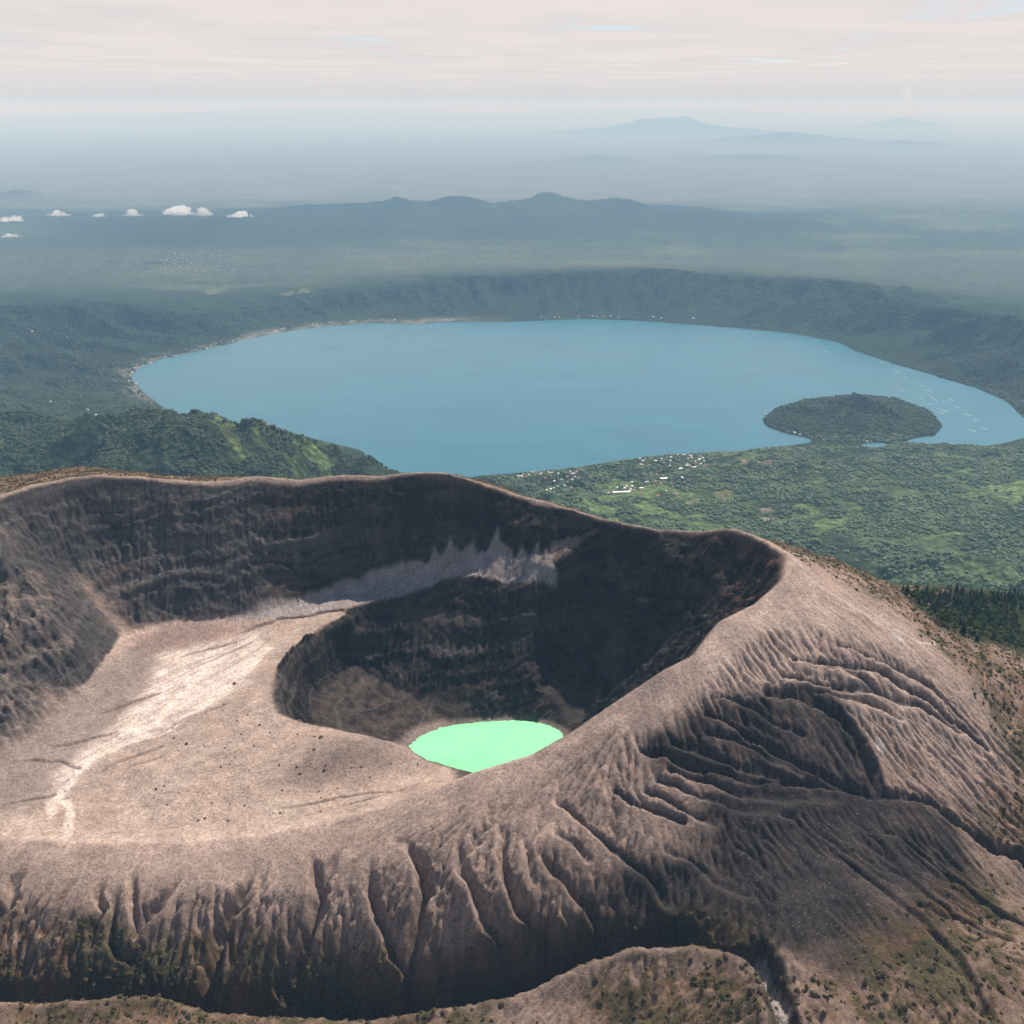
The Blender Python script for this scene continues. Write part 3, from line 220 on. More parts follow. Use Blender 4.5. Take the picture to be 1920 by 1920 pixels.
SHRUB = [[254.0,625.8],[312.3,659.2],[309.6,643.1],[302.2,625.8],[293.6,634.0],[397.3,659.8],[403.4,657.9],[365.8,649.4],[319.7,632.7],[259.7,639.2],[350.0,682.4],[391.6,656.9],[391.2,638.5],[231.6,631.3],[330.5,652.6],[345.4,630.0],[436.0,692.9],[406.9,723.4],[377.7,661.5],[256.7,652.6],[420.6,688.0],[297.5,640.8],[245.4,648.0],[424.8,664.1],[431.7,738.8],[373.5,695.9],[401.6,664.8],[406.9,690.3],[357.3,668.7],[395.5,693.6],[321.9,632.7],[369.1,686.7],[446.7,743.0],[240.5,626.8],[301.9,627.4],[295.0,653.0],[378.7,654.6],[358.4,630.4],[249.4,641.5],[551.8,1092.3],[512.0,1156.8],[608.2,1088.0],[599.8,1059.5],[537.6,1093.9],[573.1,1056.2],[591.6,1047.0],[531.3,1075.2],[575.9,1080.5],[587.2,1019.2],[603.1,1105.7],[550.8,1136.5],[529.4,1127.3],[536.1,1115.5],[590.4,1011.3],[586.2,1051.3],[594.3,1079.8],[562.2,1056.9],[579.6,994.6],[567.5,1045.4],[562.2,1052.3],[589.7,1110.3],[522.9,1100.1],[584.8,1094.5],[510.5,1115.8],[522.6,1158.4],[508.9,848.5],[516.0,858.0],[513.8,841.0],[499.3,893.4],[501.8,869.8],[508.4,853.1],[513.9,880.3],[-425.3,737.2],[-326.1,731.3],[-178.6,723.1],[-288.0,744.0],[-186.5,715.5],[-326.1,748.6],[-278.5,729.3],[-168.1,729.0],[-360.3,750.3],[-455.0,748.9],[-379.9,735.8],[-447.4,755.2],[-434.8,742.7],[-438.2,749.3],[-471.0,758.4],[-301.3,739.4],[-103.8,711.6],[-318.5,727.0],[-303.5,734.2],[-123.4,714.2],[-407.1,743.7],[-367.5,730.6],[-442.7,762.7],[-329.7,740.1],[175.1,620.2],[157.1,642.8],[190.9,654.3],[170.9,632.7],[168.6,642.8],[178.2,627.1],[161.5,647.4],[183.2,619.2],[196.8,613.3],[163.7,659.5],[176.3,646.1],[152.1,653.9]]
HOUSES = {"a":[[192.4,5547.9],[85.5,5629.6],[140.1,5771.1],[377.2,5654.3],[108.6,5467.5],[291.6,5679.1],[315.5,5491.5],[152.1,5529.0],[101.6,5718.0],[338.2,5580.4],[353.1,5704.1],[284.1,5531.7],[317.0,5556.0],[347.2,5776.7],[236.3,5765.5],[374.8,5731.9],[30.2,5534.4],[336.0,5440.9],[66.9,5748.7],[102.7,5396.0],[259.0,5731.9],[59.2,5618.6],[267.0,5591.3],[215.9,5380.3],[343.7,5521.0],[293.9,5396.0],[121.6,5793.6],[241.4,5502.2],[163.4,5673.6],[352.8,5403.9],[223.8,5679.1],[188.9,5782.4],[305.8,5751.5],[216.9,5785.2],[375.9,5515.6],[172.5,5731.9],[194.5,5382.9],[357.0,5629.6],[360.5,5558.7],[168.6,5390.8],[223.4,5575.0],[103.9,5615.9],[263.8,5454.2],[40.6,5643.3],[233.6,5398.7],[67.3,5518.3]],"b":[[788.6,5827.6],[877.9,5950.9],[897.3,5788.0],[1052.2,5824.7],[953.6,5890.4],[1028.9,5640.5],[1133.1,5690.2],[914.2,5624.1],[1087.4,5924.9],[1094.5,5804.9],[1071.9,5731.9],[1170.4,6050.2],[1090.6,5621.3],[1003.0,5838.9],[1085.4,6006.2],[1049.4,5757.1],[972.4,5965.4],[1112.8,5899.0],[1002.3,5648.8],[939.3,5715.2],[792.9,6041.4],[969.6,5870.3],[1132.7,5821.9],[1006.5,5596.8],[802.8,5962.5],[868.0,5706.8],[964.7,6070.9],[1109.1,6012.1],[1035.6,5572.3],[989.2,6047.3],[924.7,6012.1],[833.8,5844.6],[1164.8,5896.1],[821.9,5919.1],[961.1,5531.7],[1171.3,5723.5],[1038.5,6056.1],[1174.5,5997.4],[775.4,5858.9],[835.7,5757.1],[1076.7,6109.4],[1141.7,5939.3],[1115.3,6082.7],[1039.5,6121.4]],"c":[[760.9,5023.3],[822.6,5486.1],[729.7,5227.9],[722.7,5433.0],[624.2,5256.0],[518.6,5154.6],[619.4,5362.0],[547.9,5369.8],[933.7,5294.5],[671.1,5403.9],[807.4,5225.4],[634.3,5139.6],[680.7,5052.7],[868.4,5200.0],[651.9,5220.3],[691.4,5147.1],[780.3,5253.4],[763.7,5169.7],[577.7,5268.8],[512.6,5276.5],[859.5,5047.8],[648.5,5094.7],[981.2,5393.4],[819.9,5102.2],[719.2,5349.0],[604.6,5172.2]],"d":[[-4338.5,14394.7],[-4543.3,15201.6],[-4260.2,15313.0],[-4270.2,14472.0],[-4060.1,13744.0],[-4034.7,15149.9],[-4481.6,14394.7],[-4638.3,14599.4],[-4768.0,14771.1],[-4792.5,15305.6],[-3511.7,13871.7],[-4993.5,15246.1],[-4003.6,14685.0],[-3604.3,13844.7],[-3844.5,14123.9],[-3682.2,14528.5],[-4443.5,14486.1],[-4795.1,14988.4],[-3682.8,14089.6],[-4306.4,15105.7],[-4614.2,15120.4],[-3905.4,13844.7],[-4387.1,15357.8],[-4955.2,15417.8],[-4027.6,14465.0],[-4482.8,14123.9],[-4458.3,13697.2],[-4816.3,14443.9],[-4011.6,14213.6],[-4343.3,14556.8],[-4737.6,14089.6],[-4568.6,14728.0],[-4572.7,14521.4],[-5094.2,15698.1],[-4469.6,15179.4],[-4899.6,14908.4],[-4407.5,14206.7],[-4599.9,15568.7],[-3938.9,14144.6],[-3658.7,13624.0],[-3574.9,14165.3],[-4638.6,14394.7],[-4086.7,13663.9],[-3738.4,13630.7],[-3684.9,13831.3],[-4856.2,14699.3],[-3474.2,13939.5],[-4159.7,13717.2],[-4382.4,14034.8],[-4166.7,14269.1],[-4336.4,14677.8],[-4403.4,13939.5],[-3973.8,13757.4],[-4725.0,15298.1],[-4638.1,13993.9],[-4954.1,14814.3]],"e":[[-2957.8,7873.8],[-2889.4,7643.3],[-2870.7,7797.4],[-3048.2,7974.1],[-3119.7,8347.6],[-3104.7,8226.5],[-3112.6,8230.5],[-3116.6,8258.6],[-3160.0,8503.5],[-3022.1,8670.7],[-3071.7,8570.0],[-3148.8,8396.5],[-2939.8,8841.3],[-2934.9,8836.9],[-3018.2,8798.3],[-3061.3,8906.1],[-2748.4,9165.6],[-2750.4,9130.0],[-2918.1,9068.0],[-2743.1,9237.3],[-2698.6,9350.5],[-2571.5,9314.1],[-2594.3,9414.4],[-2712.1,9305.1],[-2501.2,9437.4],[-2591.5,9451.2],[-2555.3,9520.5],[-2559.2,9637.1],[-2448.3,9721.9],[-2331.8,9783.7],[-2460.1,9660.6],[-2297.4,9884.2],[-2236.3,9985.8],[-2159.8,10049.2],[-2257.4,9976.1],[-2232.5,9995.5],[-1935.0,10147.6],[-1947.3,10197.1],[-1978.1,10162.4],[-2052.9,10068.8],[-1902.3,10212.0],[-1832.6,10261.9],[-1726.4,10217.0],[-1820.6,10276.9],[-1593.8,10372.4],[-1623.0,10327.0],[-1609.6,10337.1],[-1580.7,10327.0],[-1436.0,10402.7],[-1196.9,10443.3],[-1342.7,10397.7],[-1312.4,10433.2]],"f":[[301.3,10540.4],[350.6,10540.4],[438.9,10555.8],[483.0,10561.0],[687.8,10586.7],[799.6,10612.5],[837.8,10607.3],[879.6,10576.4],[935.3,10586.7],[962.7,10586.7],[1015.6,10561.0],[1096.8,10550.7],[1445.6,10494.3],[1525.6,10484.1],[1844.1,10438.3]],"g":[[-3277.5,7067.0],[-3213.6,7029.2],[-3170.4,7125.7],[-2988.7,6995.1],[-2913.4,6923.9],[-2889.8,6900.4],[-2721.4,7025.8],[-4238.4,9015.1],[-4033.8,9219.4]],"h":[[1859.9,6623.8],[1891.6,6578.8],[1920.0,6550.0],[1982.8,6492.9],[2005.0,6470.8],[2046.4,6429.9],[1800.8,7036.1],[2306.5,6423.7],[2318.7,6395.6],[2351.3,6411.2]]}
BIG = [[577.1,5067.5],[837.8,5317.8],[1064.7,5695.7]]
BOATS = [[3236.9,8972.5],[3178.8,8590.6],[3155.5,8364.3],[3190.5,8237.3],[3190.1,8113.8],[3192.1,7976.6],[3191.6,7860.1],[3185.8,7698.8],[3147.8,7543.4],[3145.7,7452.8],[3094.6,7277.5],[3045.7,7109.4],[3082.3,7164.7],[3210.3,7393.5],[3231.7,7249.0],[3216.5,7068.5],[3083.9,6681.3],[3264.5,7001.2],[3246.8,6870.1],[3204.2,6743.2],[2851.4,6386.6],[3025.0,7651.6],[3050.4,7497.9],[3273.4,7452.8],[2788.2,9056.9],[2961.0,8767.7]]
CLOUD = [[-7540,16000,1157,472,122],[-6820,16000,1234,437,96],[-6212,16000,1219,236,79],[-5705,16000,1234,315,114],[-5012,16000,1257,472,210],[-4629,16000,1242,280,140],[-4093,16000,1219,490,114],[-7598,16000,922,385,79],[-2816,26000,879,740,45],[452,26000,916,220,22]]
FIELD = [["g",[[418.8,5411.8],[678.3,5594.0],[752.2,5335.9],[511.3,5117.1]]],["t",[[886.3,4979.4],[1084.0,5072.4],[1087.7,4878.6],[909.9,4791.5]]],["p",[[1240.8,4777.6],[1310.8,4791.5],[1271.4,4574.9],[1197.9,4535.0]]],["g",[[1270.3,4733.6],[1518.3,4864.4],[1525.4,4699.1],[1300.5,4537.2]]],["b",[[1346.3,5698.5],[1547.8,5757.1],[1489.3,5464.8],[1319.4,5440.9]]],["g",[[450.7,5070.0],[867.4,5222.8],[957.8,5074.9],[547.0,4907.2]]],["g",[[2584.7,5253.4],[2834.3,5351.6],[2599.2,4852.6],[2472.3,4933.6]]],["g",[[366.5,4687.7],[660.9,4945.6],[796.3,4747.4],[475.8,4456.2]]],["t",[[1098.8,5225.4],[1205.8,5325.6],[1171.7,5020.8],[1069.8,4926.4]]],["g",[[1277.0,4346.9],[1590.2,4740.5],[1671.1,4660.4],[1352.8,4267.2]]],["t",[[-3787.8,12682.9],[-3649.4,13141.9],[-3381.6,12383.9],[-3585.1,12198.3]]],["t",[[-2671.4,11783.8],[-2346.6,12003.9],[-2198.3,11377.8],[-2526.0,11388.9]]],["g",[[803.2,4793.9],[981.1,4742.8],[918.0,4537.2],[743.8,4568.2]]],["n",[[-1301.7,4269.3],[-1951.5,6803.6],[-1207.0,4346.9],[-1085.1,4110.2]]],["g",[[-1005.1,4430.2],[-921.6,4484.5],[-795.1,4513.0],[-859.2,4327.9]]]]
TREES = [[760.9,1454.2],[695.8,1345.8],[610.1,1201.7],[596.2,1230.5],[666.4,1439.5],[682.2,1364.5],[751.4,1371.0],[605.4,1225.6],[712.6,1402.5],[697.4,1477.5],[702.5,1353.7],[662.7,1417.5],[712.7,1350.1],[697.1,1279.6],[662.2,1410.0],[636.6,1440.5],[772.2,1398.9],[745.0,1421.1],[645.3,1413.3],[816.7,1478.5],[712.6,1293.1],[736.8,1435.2],[643.2,1218.4],[722.5,1441.5],[729.1,1457.8],[678.8,1435.9],[716.2,1472.2],[630.9,1256.0],[546.9,1166.6],[684.6,1358.2],[631.0,1451.9],[717.6,1316.3],[599.7,1173.5],[729.8,1410.3],[722.9,1390.7],[651.3,1414.9],[773.1,1406.4],[664.1,1392.6],[795.3,1434.6],[749.6,1457.2],[696.7,1453.6],[648.8,1419.2],[703.1,1426.7],[662.3,1453.2],[711.3,1276.7],[672.6,1378.6],[726.1,1399.2],[677.6,1412.3],[752.0,1355.0],[707.0,1364.1],[751.3,1335.6],[675.5,1387.4],[763.9,1385.4],[715.7,1422.8],[712.5,1386.4],[727.2,1288.8],[515.5,1206.6],[712.5,1433.3],[635.6,1448.0],[760.1,1458.8],[614.8,1189.5],[703.3,1339.2],[646.5,1404.1],[669.2,1408.7],[770.7,1411.0],[725.9,1360.2],[650.8,1433.3],[720.2,1429.0],[654.0,1386.7],[708.8,1407.1],[688.3,1374.3],[706.2,1446.0],[722.2,1418.8],[707.9,1424.7],[684.4,1404.4],[602.4,1172.5],[656.8,1380.5],[808.0,1485.7],[684.4,1395.3],[656.9,1446.7],[683.0,1448.0],[747.9,1468.0],[566.5,1163.7],[644.5,1458.8],[715.4,1343.5],[579.4,1192.8],[766.8,1396.9],[516.9,1196.4],[672.3,1394.0],[653.7,1394.6],[742.0,1330.4],[760.0,1426.4],[686.7,1249.2],[688.0,1450.6],[731.3,1370.7],[800.6,1443.7],[542.6,1169.2],[713.6,1410.3],[723.9,1409.7],[746.4,1413.0],[766.4,1438.5],[528.5,1183.0],[792.4,1422.5],[779.0,1454.2],[551.2,1182.0],[693.8,1462.7],[657.1,1424.7],[647.5,1456.8],[707.1,1381.5],[664.6,1406.1],[768.4,1482.7],[579.8,1168.6],[767.2,1471.6],[777.2,1462.7],[649.9,1399.8],[725.2,1303.5],[813.4,1465.7],[680.7,1386.1],[634.0,1243.3],[710.8,1441.1],[705.0,1385.4],[753.4,1455.5],[699.2,1432.0],[756.5,1413.0],[671.0,1305.2],[554.4,1169.6],[707.0,1325.8],[699.1,1471.9],[709.9,1372.0],[638.4,1223.0],[814.8,1486.7],[744.9,1338.9],[674.5,1467.7],[691.5,1438.8],[642.7,1469.6],[768.3,1413.6],[785.3,1470.6],[676.7,1460.1],[755.8,1369.1],[715.5,1382.8],[740.1,1386.7],[661.0,1441.5],[662.1,1396.2],[576.9,1200.7],[689.6,1297.6],[718.6,1326.1],[640.8,1449.6],[771.6,1463.4],[796.7,1467.7],[693.9,1378.9],[690.4,1381.8],[697.0,1300.6],[771.0,1432.9],[723.4,1340.9],[732.5,1419.8],[711.3,1357.3],[745.7,1386.1],[700.2,1391.7],[673.8,1438.8],[725.6,1369.4],[559.0,1170.2],[740.1,1402.8],[626.0,1211.8],[732.1,1406.1],[662.1,1432.9],[799.7,1484.4],[678.1,1454.6],[700.3,1299.0],[656.2,1432.0],[786.1,1447.3],[730.4,1470.3],[754.8,1434.9],[691.1,1403.8],[659.8,1471.3],[717.8,1457.5],[726.5,1386.1],[534.1,1167.6],[729.3,1447.3],[658.1,1455.9],[534.7,1179.4],[756.2,1384.1],[676.6,1246.9],[730.3,1357.3],[721.6,1453.2],[735.1,1361.9],[666.1,1431.6],[719.4,1444.4],[652.1,1454.2],[733.0,1329.7],[741.8,1375.3],[734.5,1481.1],[595.3,1179.7],[742.5,1353.3],[746.3,1400.5],[597.7,1177.1],[661.3,1246.2],[772.5,1443.7],[799.0,1458.8],[619.4,1465.7],[694.6,1436.2],[672.7,1449.0],[554.2,1174.5],[720.9,1369.7],[655.2,1441.5],[674.9,1273.7],[711.8,1265.2],[713.2,1459.8],[735.6,1463.1],[659.4,1219.7],[747.3,1377.2],[701.3,1459.1],[652.3,1216.1],[790.7,1469.3],[607.6,1237.0],[651.3,1442.4],[709.0,1267.5],[693.0,1351.0],[744.3,1444.1],[711.3,1479.5],[729.1,1452.3],[671.0,1427.4],[655.7,1287.5],[776.5,1475.8],[706.8,1457.8],[695.6,1365.1],[696.9,1251.5],[730.2,1341.5],[701.0,1375.0],[678.7,1289.5],[703.9,1390.7],[642.1,1432.3],[668.7,1379.5],[759.1,1405.7],[667.8,1465.4],[565.7,1185.9],[716.2,1466.3],[778.6,1469.6],[720.3,1423.8],[667.5,1384.8],[675.0,1263.9],[702.7,1368.4],[698.4,1395.3],[606.0,1215.4],[524.9,1196.4],[548.5,1164.3],[751.0,1388.7],[688.2,1390.4],[685.3,1462.4],[734.8,1403.5],[646.0,1444.7],[725.6,1377.9],[656.7,1462.4],[700.1,1278.0],[770.2,1447.7],[728.1,1435.6],[696.7,1418.8],[730.4,1428.7],[529.8,1197.1],[640.5,1425.1],[792.6,1449.3],[684.8,1353.0],[637.9,1455.2],[717.3,1398.2],[671.3,1370.0],[728.6,1393.6],[642.3,1248.2],[631.2,1442.8],[738.8,1380.2],[749.2,1476.2],[698.2,1407.7]]

def put(name, me, kind=None, label=None, cat=None, group=None, parent=None, mats=()):
    o = bpy.data.objects.new(name, me); scene.collection.objects.link(o)
    for m in mats: me.materials.append(m)
    if parent is not None: o.parent = parent
    tag(o, kind, label, cat, group); return o
def tag(o, kind=None, label=None, cat=None, group=None):
    if kind: o['kind'] = kind
    if label: o['label'] = label
    if cat: o['category'] = cat
    if group: o['group'] = group
def fast_mesh(name, co, quads, smooth_=True, tris=None):
    me = bpy.data.meshes.new(name)
    co = np.asarray(co, np.float32); q = np.asarray(quads, np.int32); k = q.shape[1]
    me.vertices.add(len(co)); me.vertices.foreach_set('co', co.ravel())
    me.loops.add(q.size); me.loops.foreach_set('vertex_index', q.ravel())
    me.polygons.add(len(q)); me.polygons.foreach_set('loop_start', np.arange(0, q.size, k, dtype=np.int32))
    me.polygons.foreach_set('use_smooth', np.full(len(q), smooth_, bool))
    me.update(calc_edges=True); return me
def col_attr(me, C):
    a = me.color_attributes.new('Col', 'FLOAT_COLOR', 'POINT')
    c4 = np.ones((len(C), 4), np.float32); c4[:, :3] = C; a.data.foreach_set('color', c4.ravel())

# ================================================================ materials
def new_mat(name, rough=0.95, spec=0.12):
    m = bpy.data.materials.new(name); m.use_nodes = True; t = m.node_tree
    b = t.nodes['Principled BSDF']; b.inputs['Roughness'].default_value = rough; b.inputs['Specular IOR Level'].default_value = spec
    return m, t, b
def obj_noise(t, scale, detail=4, rough=0.6, dist=0.0, sc=(1, 1, 1)):
    g = N(t, 'ShaderNodeNewGeometry'); mpn = N(t, 'ShaderNodeMapping'); mpn.inputs['Scale'].default_value = sc; LK(t, g.outputs['Position'], mpn.inputs[0])
    n = N(t, 'ShaderNodeTexNoise', i_Scale=scale, i_Detail=float(detail), i_Roughness=rough, i_Distortion=dist); LK(t, mpn.outputs[0], n.inputs[0])
    return n.outputs[0], mpn.outputs[0]
def bump(t, b, h, strength, dist):
    n = N(t, 'ShaderNodeBump', i_Strength=strength, i_Distance=dist); LK(t, h, n.inputs['Height']); LK(t, n.outputs[0], b.inputs['Normal']); return n

def mat_volcano():
    m, t, b = new_mat('volcanic_ground', 0.97, 0.06)
    a = N(t, 'ShaderNodeAttribute', attribute_name='Col')
    f1, pos = obj_noise(t, 0.30, 6, 0.68); f2, _ = obj_noise(t, 0.035, 5, 0.6)
    v = N(t, 'ShaderNodeTexVoronoi', i_Scale=0.42); LK(t, pos, v.inputs['Vector'])
    v2 = N(t, 'ShaderNodeTexVoronoi', i_Scale=0.95); LK(t, pos, v2.inputs['Vector'])
    sepc = N(t, 'ShaderNodeSeparateColor'); LK(t, v.outputs['Color'], sepc.inputs[0])
    g1 = RAMP(t, f1, 0.28, 0.72, 0.66, 1.30); g2 = RAMP(t, f2, 0.3, 0.7, 0.84, 1.14)
    g3 = RAMP(t, v2.outputs['Distance'], 0.0, 0.75, 1.18, 0.86)
    # scattered pale stones and dark clinkers
    stone = MATH(t, 'MULTIPLY', RAMP(t, v.outputs['Distance'], 0.42, 0.22), RAMP(t, sepc.outputs[0], 0.86, 0.90))
    dark = MATH(t, 'MULTIPLY', RAMP(t, v.outputs['Distance'], 0.50, 0.26), RAMP(t, sepc.outputs[1], 0.86, 0.90))
    k = MATH(t, 'MULTIPLY', MATH(t, 'MULTIPLY', g1, g2), g3)
    kk = N(t, 'ShaderNodeCombineColor')
    for i in range(3): LK(t, k, kk.inputs[i])
    c = MIXC(t, 1.0, a.outputs['Color'], kk.outputs[0], 'MULTIPLY')
    c = MIXC(t, MATH(t, 'MULTIPLY', stone, 0.2), c, (0.46, 0.40, 0.37)); c = MIXC(t, MATH(t, 'MULTIPLY', dark, 0.5), c, (0.05, 0.042, 0.04))
    LK(t, c, b.inputs['Base Color'])
    hh = MATH(t, 'ADD', MATH(t, 'ADD', f1, MATH(t, 'MULTIPLY', stone, 0.35)), MATH(t, 'MULTIPLY', v2.outputs['Distance'], -0.35))
    bump(t, b, hh, 0.8, 1.3)
    return m
def mat_land():
    m, t, b = new_mat('landscape_ground', 0.97, 0.05)
    a = N(t, 'ShaderNodeAttribute', attribute_name='Col')
    f1, pos = obj_noise(t, 0.012, 7, 0.72); v = N(t, 'ShaderNodeTexVoronoi', i_Scale=0.03); LK(t, pos, v.inputs['Vector'])
    g1 = RAMP(t, f1, 0.3, 0.7, 0.55, 1.5); g2 = RAMP(t, v.outputs['Distance'], 0.0, 0.8, 1.25, 0.7)
    k = MATH(t, 'MULTIPLY', g1, g2); kk = N(t, 'ShaderNodeCombineColor')
    for i in range(3): LK(t, k, kk.inputs[i])
    LK(t, MIXC(t, 1.0, a.outputs['Color'], kk.outputs[0], 'MULTIPLY'), b.inputs['Base Color'])
    bump(t, b, MATH(t, 'SUBTRACT', f1, MATH(t, 'MULTIPLY', v.outputs['Distance'], 0.6)), 1.0, 30.0)
    return m
def mat_leaf(name, c1, c2, c3):
    m, t, b = new_mat(name, 0.8, 0.2)
    oi = N(t, 'ShaderNodeObjectInfo'); f, _ = obj_noise(t, 0.6, 3)
    f0, _ = obj_noise(t, 0.006, 4, 0.6); rr_ = MATH(t, 'ADD', MATH(t, 'MULTIPLY', oi.outputs['Random'], 0.55), RAMP(t, f0, 0.35, 0.65, -0.1, 0.55), True)
    c = MIXC(t, rr_, c1, c2); c = MIXC(t, RAMP(t, f, 0.45, 0.7), c, c3)
    LK(t, c, b.inputs['Base Color']); return m
def mat_plain(name, c, rough=0.9, spec=0.2, var=0.25, scale=1.0):
    m, t, b = new_mat(name, rough, spec); f, _ = obj_noise(t, scale, 4)
    lo = tuple(x * (1 - var) for x in c); hi = tuple(min(1, x * (1 + var)) for x in c)
    LK(t, MIXC(t, f, lo, hi), b.inputs['Base Color']); bump(t, b, f, 0.4, 0.3 / scale); return m
M_VOL = mat_volcano(); M_LAND = mat_land()

# ================================================================ volcano terrain
DX = 1.6; VX0, VY0 = -1050.0, 470.0; NX, NY = 1251, 832
H, _ = tin_grid([(l, c) for c, l in V], VX0, VY0, DX, DX, NX, NY)
xs = (VX0 + DX * np.arange(NX)).astype(np.float32); ys = (VY0 + DX * np.arange(NY)).astype(np.float32)
X, Y = np.meshgrid(xs, ys)
d_rf, _ = seg_dist(X, Y, RIMF); d_rn, t_rn = seg_dist(X, Y, RIMN); d_lip, _ = seg_dist(X, Y, LIP)
crater = inside(X, Y, RIMF + RIMN[1:])
# broad smoothing everywhere but at the sharp edges
d_rav, _ = seg_dist(X, Y, RAV); d_crf, _ = seg_dist(X, Y, CRF)
d_edge = np.minimum(np.minimum(np.minimum(d_rf, d_rn), d_lip), np.minimum(d_rav, d_crf))
Hs, Hb = blur(H, 1.6), blur(H, 11.0)
w = np.where(crater, smooth(6, 60, d_edge) * 0.45, smooth(3, 34, d_edge))
fgm = smooth(720, 690, Y)
H = Hs * (1 - w) + Hb * w
H0 = H.copy()
flank = blur((~crater).astype(np.float32), 4.0)
f_rim = smooth(10, 80, d_rn)
# large uneven swells
H += (fbm(X / 130, Y / 130, 3, 3) * 7.0 * f_rim * smooth(15, 70, d_rf)) * np.where(crater, 0.25, 1)
H += fbm(X / 38, Y / 38, 4, 5) * 3.2 * f_rim * flank
# gullies traced by hand in image pixels, unprojected onto the terrain
wx = fbm(X / 26, Y / 26, 3, 21) * 7.0; wy = fbm(X / 26, Y / 26, 3, 22) * 7.0
gul = np.zeros_like(H)
for pts, w0, w1, d0, d1 in G:
    ax = [p[0] for p in pts]; ay = [p[1] for p in pts]; pad = 45
    i0 = max(0, int((min(ax) - pad - VX0) / DX)); i1 = min(NX, int((max(ax) + pad - VX0) / DX)); j0 = max(0, int((min(ay) - pad - VY0) / DX)); j1 = min(NY, int((max(ay) + pad - VY0) / DX))
    if i1 <= i0 or j1 <= j0: continue
    s = np.s_[j0:j1, i0:i1]
    D, T = seg_dist(X[s] + wx[s] * 0.6, Y[s] + wy[s] * 0.6, pts)
    wd = (0.9 if pts[0][0] > 30 else 1.15) * (w0 + (w1 - w0) * T) * (0.85 + 0.35 * perlin(X[s] / 23, Y[s] / 23, 31)); dp = (d0 + (d1 - d0) * T) * smooth(0.0, 0.05 if pts[0][0] > 30 else 0.45, T) * (0.95 + 0.2 * perlin(X[s] / 15, Y[s] / 15, 33))
    c = np.clip(1 - D / np.maximum(wd, 2.4), 0, 1) ** 0.5 * dp * (1.35 if pts[0][0] > 30 else 1.8)
    gul[s] = np.maximum(gul[s], c)
H -= gul
# running water: stream-power erosion of the near outer slopes
print('pre-erosion', time.time() - T0)
ca0, ca1 = int((560 - VY0) / DX), int((1040 - VY0) / DX); cb0, cb1 = int((-640 - VX0) / DX), int((660 - VX0) / DX)
S_ = np.s_[ca0:ca1, cb0:cb1]
hh = H[S_].astype(np.float64); sy, sx = hh.shape
hh += np.random.RandomState(4).rand(sy, sx) * 0.9 + 0.8 * fbm(X[S_] / 6, Y[S_] / 6, 2, 43)
K = (smooth(14, 75, d_rn + 18 * fbm(X / 45, Y / 45, 2, 58) - 25 * smooth(0, -200, X)) * flank * smooth(1040, 980, Y) * smooth(560, 580, Y) * smooth(-640, -600, X) * smooth(660, 620, X))[S_]
K = K * (0.45 + 1.0 * smooth(-0.25, 0.35, fbm(X / 90, Y / 90, 2, 41)))[S_]
h00 = hh.copy(); offs = [(-1, -1), (-1, 0), (-1, 1), (0, -1), (0, 1), (1, -1), (1, 0), (1, 1)]
ii = np.arange(sy * sx).reshape(sy, sx); cell = DX
for it in range(6):
    best = np.zeros((sy, sx)); rc = ii.copy(); dist = np.full((sy, sx), cell)
    for dj, di in offs:
        L_ = cell * math.hypot(dj, di)
        js, je, is_, ie = max(0, -dj), sy - max(0, dj), max(0, -di), sx - max(0, di)
        a = np.s_[js:je, is_:ie]; bq = np.s_[js + dj:je + dj, is_ + di:ie + di]
        sl = (hh[a] - hh[bq]) / L_; mm = sl > best[a]
        best[a][mm] = sl[mm]; rc[a][mm] = ii[bq][mm]; dist[a][mm] = L_
    order = np.argsort(hh.ravel()); rcl = rc.ravel().tolist(); A = [1.0] * (sy * sx); ol = order.tolist()
    for i in reversed(ol):
        r = rcl[i]
        if r != i: A[r] += A[i]
    Aa = np.maximum(np.array(A) - 9, 0)
    Fq = (0.34 * K.ravel() * Aa ** 0.46 * 1.6 / dist.ravel()).tolist(); hl = hh.ravel().tolist()
    for i in ol:
        r = rcl[i]
        if r != i:
            f = Fq[i]; hl[i] = (hl[i] + f * hl[r]) / (1 + f)
    hh = np.array(hl).reshape(sy, sx)
    d_ = (h00 - hh).astype(np.float32); hh = h00 - np.maximum(d_, blur(d_, 1.1) * 0.8)      # banks slump into the channel
ero = np.clip(h00 - hh, 0, None); ero = 10.0 * (1 - np.exp(-ero / 10.0)); ero = blur(ero.astype(np.float32), 0.35)
ERO = np.zeros_like(H); ERO[S_] = ero
fy, fx = np.mgrid[0:NY, 0:NX]
H -= ERO
_, t_rv = seg_dist(X, Y, RAV); rv = np.clip(1 - d_rav / (14 + 20 * fbm(X / 48, Y / 48, 4, 35)), 0, 1) ** 0.35; H -= rv * 34 * smooth(1.0, 0.72, t_rv) * smooth(2, 20, d_crf + 6)
print('erosion', time.time() - T0, float(ERO.max()))
